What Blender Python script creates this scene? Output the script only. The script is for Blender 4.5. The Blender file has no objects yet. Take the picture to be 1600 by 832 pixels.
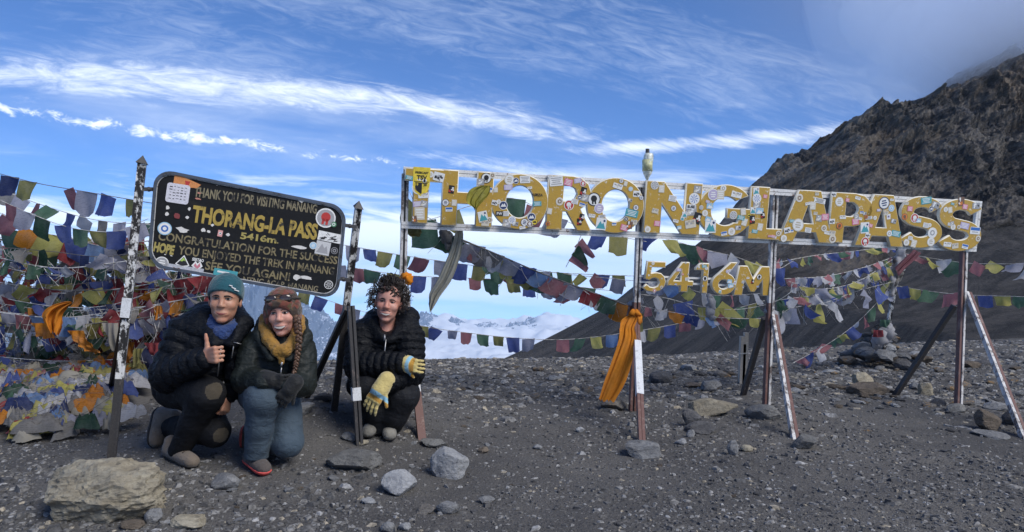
import bpy, bmesh, math, random
import numpy as np
from math import radians, sin, cos, pi
from mathutils import Vector, Matrix

SC = bpy.context.scene
COL = SC.collection
F = 1164.0; CAMZ = 1.42; HOR = 410.0
# ---------------- camera ----------------
PITCH = math.atan((416.0-HOR)/F)
cam_d = bpy.data.cameras.new('camera'); cam = bpy.data.objects.new('camera', cam_d); COL.objects.link(cam)
cam.location = (0, 0, CAMZ); cam.rotation_euler = (pi/2-PITCH, 0, 0)
cam_d.sensor_width = 36.0; cam_d.lens = F/1600*36.0
cam_d.clip_start = 0.05; cam_d.clip_end = 120000
SC.camera = cam
SC.view_settings.view_transform = 'Standard'; SC.view_settings.look = 'None'
SC.view_settings.exposure = EXPOSURE = 0.96; SC.view_settings.gamma = 1.0
SC.view_settings.use_curve_mapping = False
SC.render.engine = 'CYCLES'
SC.cycles.max_bounces = 6; SC.cycles.volume_bounces = 2; SC.cycles.transparent_max_bounces = 12
SC.cycles.diffuse_bounces = 3; SC.cycles.glossy_bounces = 2; SC.cycles.transmission_bounces = 3

# ---------------- node helper ----------------
class NT:
    def __init__(s, tree): s.t = tree; s.n = tree.nodes; s.l = tree.links
    def new(s, typ, **kw):
        n = s.n.new(typ)
        for k, v in kw.items(): setattr(n, k, v)
        return n
    def put(s, sock, v):
        if v is None: return
        if hasattr(v, 'is_linked') or isinstance(v, bpy.types.NodeSocket): s.l.new(v, sock)
        else: sock.default_value = v
    def m(s, op, a, b=None, c=None, clamp=False):
        n = s.new('ShaderNodeMath', operation=op, use_clamp=clamp)
        s.put(n.inputs[0], a); s.put(n.inputs[1], b); s.put(n.inputs[2], c)
        return n.outputs[0]
    def add(s, a, b): return s.m('ADD', a, b)
    def sub(s, a, b): return s.m('SUBTRACT', a, b)
    def mul(s, a, b): return s.m('MULTIPLY', a, b)
    def div(s, a, b): return s.m('DIVIDE', a, b)
    def gauss(s, x, c, w):
        t = s.div(s.sub(x, c), w); return s.m('EXPONENT', s.mul(s.mul(t, t), -1.0))
    def step(s, x, lo, hi, a=0.0, b=1.0, kind='SMOOTHSTEP'):
        n = s.new('ShaderNodeMapRange', interpolation_type=kind)
        s.put(n.inputs['Value'], x); s.put(n.inputs['From Min'], lo); s.put(n.inputs['From Max'], hi)
        s.put(n.inputs['To Min'], a); s.put(n.inputs['To Max'], b); return n.outputs[0]
    def vec(s, x, y, z=0.0):
        n = s.new('ShaderNodeCombineXYZ')
        for i, v in enumerate((x, y, z)): s.put(n.inputs[i], v)
        return n.outputs[0]
    def noise(s, v, scale=1.0, detail=4.0, rough=0.55, dist=0.0, out=0):
        n = s.new('ShaderNodeTexNoise'); s.put(n.inputs['Vector'], v)
        n.inputs['Scale'].default_value = scale; n.inputs['Detail'].default_value = detail
        n.inputs['Roughness'].default_value = rough; n.inputs['Distortion'].default_value = dist
        return n.outputs[out]
    def voro(s, v, scale, feat='F1', out='Distance', rnd=1.0):
        n = s.new('ShaderNodeTexVoronoi', feature=feat); s.put(n.inputs['Vector'], v)
        n.inputs['Scale'].default_value = scale; n.inputs['Randomness'].default_value = rnd
        return n.outputs[out]
    def mix(s, f, a, b, blend='MIX'):
        n = s.new('ShaderNodeMix', data_type='RGBA', blend_type=blend)
        s.put(n.inputs['Factor'], f)
        for sock, v in ((n.inputs[6], a), (n.inputs[7], b)):
            s.put(sock, (*v, 1.0) if isinstance(v, tuple) and len(v) == 3 else v)
        return n.outputs[2]
    def scl(s, v, sc):
        n = s.new('ShaderNodeVectorMath', operation='MULTIPLY'); s.put(n.inputs[0], v); n.inputs[1].default_value = sc
        return n.outputs[0]
    def bump(s, h, strength=0.5, dist=0.01, normal=None):
        n = s.new('ShaderNodeBump'); s.put(n.inputs['Height'], h)
        n.inputs['Strength'].default_value = strength; n.inputs['Distance'].default_value = dist
        if normal is not None: s.put(n.inputs['Normal'], normal)
        return n.outputs[0]

# ---------------- sky, clouds and sun ----------------
SUN_EL, SUN_AZ = radians(44), radians(128)     # azimuth clockwise from +Y (the view direction)
W = bpy.data.worlds.new('World'); SC.world = W; W.use_nodes = True
def build_world():
    t = NT(W.node_tree); t.n.clear()
    out = t.new('ShaderNodeOutputWorld'); bg = t.new('ShaderNodeBackground')
    bg.inputs['Strength'].default_value = SKY_STRENGTH
    t.l.new(bg.outputs[0], out.inputs[0])
    tc = t.new('ShaderNodeTexCoord'); sp = t.new('ShaderNodeSeparateXYZ'); t.l.new(tc.outputs['Generated'], sp.inputs[0])
    x, y, z = sp.outputs
    sky = t.new('ShaderNodeTexSky', sky_type='NISHITA'); sky.sun_disc = False
    sky.sun_elevation = SUN_EL; sky.sun_rotation = SUN_AZ
    sky.altitude = 3000; sky.air_density = 1.0; sky.dust_density = 0.35; sky.ozone_density = 2.2
    # the horizon as seen from 5400 m lies below eye level
    t.l.new(t.vec(x, y, t.add(t.m('MAXIMUM', z, -0.085), 0.115)), sky.inputs['Vector'])
    az = t.m('ARCTAN2', x, y); el = t.m('ARCSINE', z)
    base = t.mix(1.0, sky.outputs[0], (0.66, 0.92, 1.25), 'MULTIPLY')
    WHITE = (8.2, 8.8, 9.6); 
    def layer(prev, mask, col): return t.mix(mask, prev, col)
    # centre line of the long cirrus streak that crosses the sky
    elc = t.add(t.add(0.187, t.mul(az, -0.16)), t.mul(t.mul(az, az), -0.22))
    d = t.sub(el, elc)
    sv = t.vec(az, d, 0.0)
    n_f = t.noise(t.scl(sv, (9, 46, 1)), 1.0, 7, 0.62, 0.6)
    n_c = t.noise(t.scl(t.vec(t.add(az, 3.0), d, 0.0), (3.2, 12, 1)), 1.0, 4, 0.55, 0.5)
    n_w = t.noise(t.scl(t.vec(t.add(az, 7.7), t.add(d, t.mul(az, 0.12)), 0.0), (5, 30, 1)), 1.0, 8, 0.66, 1.2)
    # thin veil everywhere
    n_x = t.noise(t.scl(t.vec(t.add(az, 1.3), t.add(d, t.mul(az, 0.05)), 2.0), (14, 60, 1)), 1.0, 8, 0.7, 1.6)
    veil = t.mul(t.step(t.add(t.mul(n_c, 0.62), t.mul(n_x, 0.5)), 0.50, 0.80), 0.34)
    veil = t.mul(veil, t.step(el, 0.10, 0.20, 0.35, 1.0))
    c = layer(base, veil, (5.0, 5.9, 7.6))
    # the streak itself: a soft veil with brighter torn patches inside
    band = t.mul(t.gauss(d, 0.0, 0.024), t.mul(t.step(az, -0.95, -0.45, 0.55, 1), t.step(az, -0.05, 0.22, 1, 0.25)))
    band0 = t.mul(t.gauss(d, -0.03, 0.045), t.step(az, -0.1, 0.25, 1, 0))
    band2 = t.mul(t.gauss(d, -0.062, 0.014), t.mul(t.step(az, -0.25, -0.02), t.step(az, 0.06, 0.32, 1, 0)))
    band3 = t.mul(t.gauss(el, t.add(0.146, t.mul(az, 0.03)), 0.013), t.mul(t.step(az, 0.02, 0.14), t.step(az, 0.36, 0.5, 1, 0.6)))
    c = layer(c, t.mul(t.mul(band0, t.step(n_c, .3, .7)), 0.38), (5.4, 6.2, 7.8))
    tot = t.m('MAXIMUM', t.m('MAXIMUM', band, t.mul(band2, 0.9)), t.mul(band3, 1.0))
    tex = t.add(t.mul(n_f, 0.5), t.mul(n_x, 0.5))
    s1 = t.mul(t.step(t.add(t.mul(tot, 0.34), tex), 0.62, 1.04), t.step(tot, 0.02, 0.35))
    c = layer(c, t.mul(s1, 0.84), WHITE)
    # small puffs in a row, upper left
    pl = t.sub(el, t.add(0.118, t.mul(az, -0.085)))
    pn = t.noise(t.scl(t.vec(az, pl, 0.3), (44, 74, 1)), 1.0, 7, 0.65, 0.6)
    puff = t.mul(t.gauss(pl, 0.0, 0.013), t.step(az, -0.36, -0.25, 1, 0.75))
    puff = t.mul(puff, t.step(az, -0.16, -0.05, 1, 0))
    c = layer(c, t.mul(t.step(t.add(t.mul(puff, 0.46), t.mul(pn, 0.9)), 0.80, 1.0), 0.8), WHITE)
    # broken layers low over the horizon
    lw = t.noise(t.scl(t.vec(az, t.add(el, t.mul(az, 0.06)), 1.7), (4.6, 38, 1)), 1.0, 8, 0.6, 0.9)
    lw2 = t.noise(t.scl(t.vec(az, el, 9.1), (2.2, 20, 1)), 1.0, 3, 0.5, 0.4)
    dens = t.mul(t.step(el, 0.005, 0.125, 1, 0), t.step(el, -0.055, -0.03, 0.1, 1))
    lows = t.step(t.add(t.add(t.mul(lw, 0.95), t.mul(lw2, 0.5)), t.mul(dens, 0.27)), 0.74, 1.0)
    c = layer(c, t.mul(t.mul(lows, t.step(el, 0.085, 0.145, 1, 0)), 0.86), (7.2, 7.9, 8.8))
    lb = t.noise(t.scl(t.vec(az, t.add(el, t.mul(az, 0.03)), 5.5), (5, 44, 1)), 1.0, 6, 0.55, 0.6)
    bank = t.mul(t.gauss(el, -0.040, 0.022), t.step(lb, 0.36, 0.56))
    c = layer(c, t.mul(bank, 0.9), (7.4, 8.0, 8.8))
    # grey bank that hangs over the peak on the right
    gn = t.noise(t.scl(t.vec(az, el, 4.4), (4, 7, 1)), 1.0, 5, 0.55, 0.5)
    gm = t.mul(t.step(t.add(t.mul(az, 0.9), t.mul(el, 0.95)), 0.36, 0.86), t.step(t.add(az, 0.0), 0.1, 0.5))
    gm = t.mul(gm, t.step(gn, 0.25, 0.7, 0.55, 1.0))
    gm = t.mul(gm, t.step(el, 0.02, 0.17))
    c = layer(c, t.mul(gm, 0.92), (1.45, 1.85, 3.0))
    t.l.new(c, bg.inputs[0])
SKY_STRENGTH = 0.081
build_world()
sun_d = bpy.data.lights.new('sun', 'SUN'); sun = bpy.data.objects.new('sun', sun_d); COL.objects.link(sun)
sun_d.energy = 1.9; sun_d.angle = radians(34); sun_d.color = (1.0, 0.955, 0.89)
sdir = Vector((sin(SUN_AZ)*cos(SUN_EL), cos(SUN_AZ)*cos(SUN_EL), sin(SUN_EL)))
sun.rotation_euler = sdir.to_track_quat('Z', 'Y').to_euler()

# ---------------- geometry helpers ----------------
_ps, _pc = sin(PITCH), cos(PITCH)
def ray(px, py):
    u, v = (px-800.0)/F, (416.0-py)/F
    return np.array([u, _pc+v*_ps, -_ps+v*_pc])
def P(px, py, d):
    """point of the place seen at photo pixel (px,py), d metres ahead"""
    r = ray(px, py); r = r*(d/r[1]); return np.array([r[0], r[1], CAMZ+r[2]])

def hash3(ix, iy, iz, seed=0):
    h = (ix*374761393 + iy*668265263 + iz*2147483647 + seed*974711) & 0xffffffff
    h = ((h ^ (h >> 13))*1274126177) & 0xffffffff
    h = ((h ^ (h >> 15))*2246822519) & 0xffffffff
    return ((h ^ (h >> 16)) & 0xffffff)/float(0xffffff)
def vnoise(p, seed=0):
    p = np.asarray(p, float); i = np.floor(p).astype(np.int64); f = p-i; f = f*f*f*(f*(f*6-15)+10)
    r = 0
    for dx in (0, 1):
        wx = f[..., 0] if dx else 1-f[..., 0]
        for dy in (0, 1):
            wy = f[..., 1] if dy else 1-f[..., 1]
            for dz in (0, 1):
                wz = f[..., 2] if dz else 1-f[..., 2]
                r = r + wx*wy*wz*hash3(i[..., 0]+dx, i[..., 1]+dy, i[..., 2]+dz, seed)
    return r*2-1
def fbm(p, oct=4, seed=0, gain=0.5, ridged=False):
    p = np.asarray(p, float); a, s, n = 1.0, 0, 0
    for k in range(oct):
        v = vnoise(p, seed+k*17)
        if ridged: v = 1-2*np.abs(v)
        s = s+a*v; n += a; a *= gain; p = p*2.03+11.3
    return s/n

def mesh_np(name, V, Fc, mats, smooth=False, mi=None):
    """mesh from an (n,3) vertex array and face list / (m,k) array"""
    me = bpy.data.meshes.new(name)
    V = np.asarray(V, np.float32)
    if isinstance(Fc, np.ndarray):
        k = Fc.shape[1]; loops = Fc.ravel(); tot = np.full(len(Fc), k)
    else:
        tot = np.array([len(f) for f in Fc]); loops = np.array([i for f in Fc for i in f])
    me.vertices.add(len(V)); me.vertices.foreach_set('co', V.ravel())
    me.loops.add(len(loops)); me.loops.foreach_set('vertex_index', loops.astype(np.int32))
    me.polygons.add(len(tot)); st = np.concatenate(([0], np.cumsum(tot)[:-1]))
    me.polygons.foreach_set('loop_start', st.astype(np.int32)); me.polygons.foreach_set('loop_total', tot.astype(np.int32))
    me.polygons.foreach_set('use_smooth', np.full(len(tot), bool(smooth)))
    for m in (mats if isinstance(mats, (list, tuple)) else [mats]): me.materials.append(m)
    if mi is not None: me.polygons.foreach_set('material_index', np.asarray(mi, np.int32))
    me.update(calc_edges=True); me.validate()
    return me
def link(name, data, parent=None):
    o = bpy.data.objects.new(name, data); COL.objects.link(o)
    if parent is not None: o.parent = parent
    return o
def tag(o, label=None, cat=None, group=None, kind=None):
    if label: o['label'] = label
    if cat: o['category'] = cat
    if group: o['group'] = group
    if kind: o['kind'] = kind
    return o
def thing(name, label, cat, group=None, loc=(0, 0, 0)):
    o = bpy.data.objects.new(name, None); COL.objects.link(o); o.empty_display_size = 0.1
    o.location = loc; bpy.context.view_layer.update() if False else None
    return tag(o, label, cat, group)

class MB:
    """collects shapes into one mesh"""
    def __init__(s): s.V = []; s.F = []; s.M = []
    def addm(s, V, Fc, m=0):
        b = len(s.V); s.V += [tuple(map(float, v)) for v in V]; s.F += [tuple(int(i)+b for i in f) for f in Fc]; s.M += [m]*len(Fc); return s
    def box(s, c, ex, ey, ez, m=0):
        """box by centre and three half-extent vectors"""
        c, ex, ey, ez = (np.asarray(q, float) for q in (c, ex, ey, ez))
        V = [c+i*ex+j*ey+k*ez for k in (-1, 1) for j in (-1, 1) for i in (-1, 1)]
        Fc = [(0, 2, 3, 1), (4, 5, 7, 6), (0, 1, 5, 4), (2, 6, 7, 3), (0, 4, 6, 2), (1, 3, 7, 5)]
        if np.dot(np.cross(ex, ey), ez) < 0: Fc = [f[::-1] for f in Fc]
        return s.addm(V, Fc, m)
    def bar(s, a, b, w, h, side=None, m=0, off=(0, 0)):
        """box beam a->b, w along side direction, h across"""
        a, b = np.asarray(a, float), np.asarray(b, float); ax = b-a; L = np.linalg.norm(ax); ax = ax/L
        sd = np.asarray(side if side is not None else (1, 0, 0), float); sd = sd-ax*np.dot(sd, ax); sd /= np.linalg.norm(sd)
        up = np.cross(ax, sd)
        return s.box((a+b)/2+sd*off[0]+up*off[1], sd*w/2, up*h/2, ax*L/2, m)
    def tube(s, pts, r, n=8, m=0, caps=True):
        pts = [np.asarray(p, float) for p in pts]; N = len(pts)
        rs = r if hasattr(r, '__len__') else [r]*N
        prev = None; rings = []
        for i, p in enumerate(pts):
            tv = pts[min(i+1, N-1)]-pts[max(i-1, 0)]; tv = tv/(np.linalg.norm(tv)+1e-9)
            if prev is None:
                ref = np.array([0, 0, 1.]) if abs(tv[2]) < .9 else np.array([1., 0, 0]); u = np.cross(tv, ref)
            else: u = prev-tv*np.dot(prev, tv)
            u /= np.linalg.norm(u)+1e-9; v = np.cross(tv, u); prev = u
            rings.append([p+(u*cos(2*pi*k/n)+v*sin(2*pi*k/n))*rs[i] for k in range(n)])
        V = [q for rg in rings for q in rg]; Fc = []
        for i in range(N-1):
            for k in range(n):
                Fc.append((i*n+k, i*n+(k+1) % n, (i+1)*n+(k+1) % n, (i+1)*n+k))
        if caps: Fc += [tuple(range(n))[::-1], tuple((N-1)*n+k for k in range(n))]
        return s.addm(V, Fc, m)
    def sphere(s, c, r, nu=10, nv=7, m=0):
        r = np.array(r if hasattr(r, '__len__') else (r, r, r), float); c = np.asarray(c, float)
        V = [c+(0, 0, -r[2])]+[c+r*np.array((sin(pi*j/nv)*cos(2*pi*i/nu), sin(pi*j/nv)*sin(2*pi*i/nu), -cos(pi*j/nv))) for j in range(1, nv) for i in range(nu)]+[c+(0, 0, r[2])]
        Fc = [(0, 1+(i+1) % nu, 1+i) for i in range(nu)]
        for j in range(nv-2):
            for i in range(nu): Fc.append((1+j*nu+i, 1+j*nu+(i+1) % nu, 1+(j+1)*nu+(i+1) % nu, 1+(j+1)*nu+i))
        b = 1+(nv-2)*nu; L = len(V)-1
        Fc += [(b+i, b+(i+1) % nu, L) for i in range(nu)]
        return s.addm(V, Fc, m)
    def mesh(s, name, mats, smooth=False): return mesh_np(name, np.array(s.V), s.F, mats, smooth, s.M)
    def build(s, name, mats, parent=None, smooth=False): return link(name, s.mesh(name, mats, smooth), parent)

# ---------------- materials ----------------
_M = {}
def mat(name, col, rough=0.7, var=0.15, vscale=8.0, bump=0.0, bscale=60.0, bdist=0.004, metal=0.0, spec=0.4, sub=None, sheen=0.0, coords='Object'):
    """plain procedural surface: base colour with noise variation and a fine bump"""
    if name in _M: return _M[name]
    m = bpy.data.materials.new(name); m.use_nodes = True; t = NT(m.node_tree); b = t.n['Principled BSDF']
    tc = t.new('ShaderNodeTexCoord').outputs[coords]
    n = t.noise(tc, vscale, 5, 0.6)
    dark = tuple(c*(1-var*1.6) for c in col); lite = tuple(min(1, c*(1+var*1.6)) for c in col)
    t.l.new(t.mix(t.step(n, 0.3, 0.7), dark, lite), b.inputs['Base Color'])
    b.inputs['Roughness'].default_value = rough; b.inputs['Metallic'].default_value = metal
    b.inputs['Specular IOR Level'].default_value = spec
    if sheen: b.inputs['Sheen Weight'].default_value = sheen
    if bump: t.l.new(t.bump(t.noise(tc, bscale, 4, 0.6), bump, bdist), b.inputs['Normal'])
    _M[name] = m; return m
def smat(name):
    m = bpy.data.materials.new(name); m.use_nodes = True; t = NT(m.node_tree)
    _M[name] = m; return m, t, t.n['Principled BSDF'], t.new('ShaderNodeTexCoord')
# ---------------- ground ----------------
CP = [(0,832,3.95),(400,832,3.92),(800,832,3.9),(1200,832,3.9),(1600,832,3.95),
 (0,760,4.7),(285,722,5.0),(400,737,4.9),(172,735,4.75),(560,694,5.4),(605,682,5.7),(660,687,5.75),(520,642,5.75),(478,620,6.2),
 (0,700,5.5),(100,690,5.65),(230,660,6.0),(0,600,7.6),(150,565,9.2),(320,600,7.2),(420,600,7.2),
 (1003,692,5.95),(988,642,7.2),(1197,637,7.45),(1243,685,6.1),(1497,637,7.8),(1598,685,6.35),(800,700,5.8),(800,640,7.2),
 (780,600,8.8),(700,569,10.6),(560,571,9.8),(900,566,11.2),(1050,563,11.4),(1160,600,9.1),(1200,560,11.8),(1390,618,8.6),
 (1300,556,12.2),(1450,548,13),(1400,580,10.6),(1600,532,15.2),(1600,580,10.6),(1600,640,8.0),(1110,640,7.3)]
WP = [P(*c) for c in CP]
WP += [np.array(q) for q in ((-6,3,0),(-3,1,0),(0,1,-.02),(3,1,0),(6,3,0),(-8,7,.2),(-9,10,.0),(11,8,-.15),(11,12,-.15),(-5,11,-.15),(0,-4,0),(-8,-4,0),(8,-4,0))]
WP = np.array(WP)
def _tps(r2): return 0.5*r2*np.log(r2+1e-9)
def _fit(pts):
    n = len(pts); X = pts[:, :2]
    K = _tps(((X[:, None]-X[None])**2).sum(-1))+np.eye(n)*0.35
    Q = np.c_[np.ones(n), X]; A = np.block([[K, Q], [Q.T, np.zeros((3, 3))]])
    return np.linalg.solve(A, np.r_[pts[:, 2], 0, 0, 0])
_GW = _fit(WP)
def crest_y(x): return 11.6+np.clip(x-1.5, 0, 14)*0.42-np.clip(-x-2, 0, 3)*0.55
def ground_z(x, y, detail=True):
    x = np.atleast_1d(np.asarray(x, float)); y = np.atleast_1d(np.asarray(y, float))
    xc = np.clip(x, -10, 13); yc = np.clip(y, -5, crest_y(xc)+0.6)
    X = WP[:, :2]; out = np.zeros(x.shape)
    flat = np.stack([xc.ravel(), yc.ravel()], -1); r = np.zeros(len(flat))
    for s in range(0, len(flat), 20000):
        f = flat[s:s+20000]; r[s:s+20000] = _tps(((f[:, None]-X[None])**2).sum(-1))@_GW[:-3]+_GW[-3]+f@_GW[-2:]
    out = r.reshape(x.shape)
    over = np.maximum(0, y-crest_y(xc)); out = out-0.34*np.maximum(0, over-0.5)-0.05*np.minimum(over, .5)
    out = out-0.30*np.maximum(0, np.abs(x-1)-11)
    out = out-0.02*np.maximum(0, -4-y)
    if detail:
        p = np.stack([x, y, x*0], -1)
        out = out+0.030*fbm(p*1.1, 3, 5)+0.014*fbm(p*4.5, 3, 9)+0.007*fbm(p*14, 2, 3)
    return out
def gz(x, y): return float(ground_z([x], [y])[0])
def G(px, py):
    """where the view ray of a photo pixel meets the ground"""
    r = ray(px, py); r = r/r[1]; ds = np.linspace(3.0, 30, 1400)
    h = CAMZ+r[2]*ds-ground_z(r[0]*ds, ds); k = np.argmax(h < 0)
    d = 10.5 if k == 0 else ds[k-1]+(ds[k]-ds[k-1])*h[k-1]/(h[k-1]-h[k]+1e-9)
    return np.array([r[0]*d, d, gz(r[0]*d, d)])
def grid_mesh(name, xs, ys, zf, m, smooth=True, attrs=None):
    X, Y = np.meshgrid(xs, ys); Z = zf(X, Y); nx, ny = len(xs), len(ys)
    V = np.stack([X, Y, Z], -1).reshape(-1, 3)
    i = np.arange(nx*ny).reshape(ny, nx)
    Q = np.stack([i[:-1, :-1], i[:-1, 1:], i[1:, 1:], i[1:, :-1]], -1).reshape(-1, 4)
    return mesh_np(name, V, Q, m, smooth)

def ground_mat():
    m, t, b, tc = smat('scree_ground'); o = tc.outputs['Object']
    big = t.noise(o, 0.55, 5, 0.6); med = t.noise(o, 6, 6, 0.65); fine = t.noise(o, 70, 5, 0.7)
    c = t.mix(t.step(big, 0.35, 0.65), (0.076, 0.074, 0.073), (0.130, 0.124, 0.116))
    c = t.mix(t.mul(t.step(med, 0.5, 0.75), 0.55), c, (0.165, 0.156, 0.142))
    c = t.mix(t.step(fine, 0.35, 0.75, 0, 0.75), c, (0.046, 0.045, 0.046))
    for sc, th, rad, col in ((38, .80, .30, (.17, .165, .16)), (85, .72, .34, (.15, .145, .14)), (19, .90, .26, (.21, .20, .19))):
        vd = t.voro(o, sc); vc = t.new('ShaderNodeSeparateColor'); t.l.new(t.voro(o, sc, out='Color'), vc.inputs[0])
        f = t.mul(t.step(vc.outputs[0], th, th+.05), t.step(vd, rad*.7, rad, 1, 0))
        c = t.mix(f, c, t.mix(vc.outputs[1], tuple(q*.55 for q in col), tuple(q*1.25 for q in col)))
    t.l.new(c, b.inputs['Base Color']); b.inputs['Roughness'].default_value = 0.9; b.inputs['Specular IOR Level'].default_value = 0.25
    h = t.add(t.mul(t.voro(o, 45), -0.5), t.add(t.mul(fine, 0.5), t.mul(t.voro(o, 120), -0.35)))
    t.l.new(t.bump(h, 1.0, 0.012), b.inputs['Normal'])
    return m
M_GROUND = ground_mat()
xs = np.concatenate([np.linspace(-70, -9.2, 40), np.arange(-9, 13.01, 0.06), np.linspace(13.5, 80, 40)])
ys = np.concatenate([np.linspace(-40, 2.4, 40), np.arange(2.5, 16.01, 0.06), np.linspace(16.3, 90, 50)])
ground = tag(link('ground', grid_mesh('ground', xs, ys, lambda X, Y: ground_z(X, Y), M_GROUND)), kind='structure')

# ---------------- mountain on the right ----------------
RIDGE = [(560,640,205),(775,566,215),(830,541,225),(870,521,232),(930,490,240),(1000,450,250),(1060,407,262),(1110,368,272),(1150,328,280),(1183,287,288),
 (1200,268,292),(1228,241,298),(1241,243,300),(1260,238,304),(1290,223,310),(1332,197,320),(1345,201,322),(1380,189,330),(1398,177,336),(1440,163,346),(1462,152,352),
 (1480,128,360),(1508,113,368),(1560,104,378),(1600,80,388),(1700,30,410),(1850,-30,440),(2100,-70,480)]
RW = np.array([P(*r) for r in RIDGE]); RX = RW[:, 0]
def mountain_mesh():
    xs = np.concatenate([np.linspace(-45, 60, 100), np.linspace(60.5, 330, 480), np.linspace(332, 560, 60)])
    ts = np.concatenate([np.linspace(0, 1, 330), np.linspace(1.01, 1.5, 40)])
    yr = np.interp(xs, RX, RW[:, 1]); zr = np.interp(xs, RX, RW[:, 2])
    # smoothed ridge for the body, sharp ridge only at the crest
    yf = 62-0.06*np.clip(xs, 0, 300)*0.4; zf = np.minimum(-10, zr-14)
    X = np.repeat(xs[None], len(ts), 0); T = np.repeat(ts[:, None], len(xs), 1)
    Y = yf[None]+(yr-yf)[None]*T
    up = np.where(T <= 1, 0.62*T**1.25+0.38*T**3.0, 1-(T-1)*1.9)
    Z = zf[None]+(zr-zf)[None]*up
    p = np.stack([X, Y, Z], -1)
    H = (zr-zf)[None]*np.ones_like(T)
    # rocky upper part, crag on the right, smooth scree below
    edge = 0.50+0.16*fbm(p*0.012, 3, 31)+0.10*fbm(p*0.05, 2, 37)
    rock = np.clip((T-edge)/0.10, 0, 1)
    crag = np.clip((X-186+0.10*(Y-250)+24*fbm(p*0.02, 3, 71))/12, 0, 1)*np.clip((T-0.30-0.08*fbm(p*0.03, 3, 5))/0.05, 0, 1)*np.clip((1.02-T)/.12, 0, 1)
    rock = np.maximum(rock*np.clip((zr[None]-0)/30+.2, 0, 1), crag)
    a = radians(32); q = np.stack([X*cos(a)+Z*sin(a), -X*sin(a)+Z*cos(a), Y*0.55], -1)
    rg = fbm(q*np.array([0.010, 0.045, 0.02]), 6, 3, 0.56, True)
    rg2 = fbm(q*np.array([0.05, 0.16, 0.07]), 4, 13, 0.55, True)
    big = fbm(p*0.014, 3, 23, 0.5, True)
    fade = np.clip(T/0.12, 0, 1)*np.clip(np.abs(1-T)/0.05+0.12, 0, 1)
    disp = rock*(rg*13.0+rg2*6.0+big*9.0+2.2*fbm(p*0.35, 3, 77, .55, True))+crag*(10+7*fbm(np.stack([X*.07, Y*.03, Z*.012], -1), 4, 29, .55, True))
    sc = np.stack([X-0.35*Y*0, Y*0.05, Z*0.02], -1)
    disp = disp+(1-rock)*(0.9*fbm(np.stack([X*0.16+Z*0.05, Y*0.012, Z*0], -1), 4, 41))+(1-rock)*0.35*fbm(p*0.5, 3, 43)
    amp = np.clip(H/70, 0.12, 1.0)
    Z2 = Z+disp*fade*amp*0.55; Y2 = Y-disp*fade*amp*0.75
    # jagged crest
    crest = np.exp(-((T-1)/0.035)**2)*np.clip((X-86)/20, 0, 1)
    Z2 = Z2+crest*(fbm(np.stack([X*0.16, X*0, X*0], -1), 4, 51, .6, True)*2.6+np.maximum(0, fbm(np.stack([X*0.5, X*0, X*0], -1), 3, 52, .6, True))*2.0-1.0)
    nx, ny = len(xs), len(ts); i = np.arange(nx*ny).reshape(ny, nx)
    Q = np.stack([i[:-1, :-1], i[:-1, 1:], i[1:, 1:], i[1:, :-1]], -1).reshape(-1, 4)
    me = mesh_np('mountain', np.stack([X, Y2, Z2], -1).reshape(-1, 3), Q, mountain_mat(), False)
    at = me.attributes.new('rock', 'FLOAT', 'POINT'); at.data.foreach_set('value', rock.ravel().astype(np.float32))
    at = me.attributes.new('crag', 'FLOAT', 'POINT'); at.data.foreach_set('value', crag.ravel().astype(np.float32))
    return me
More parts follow.
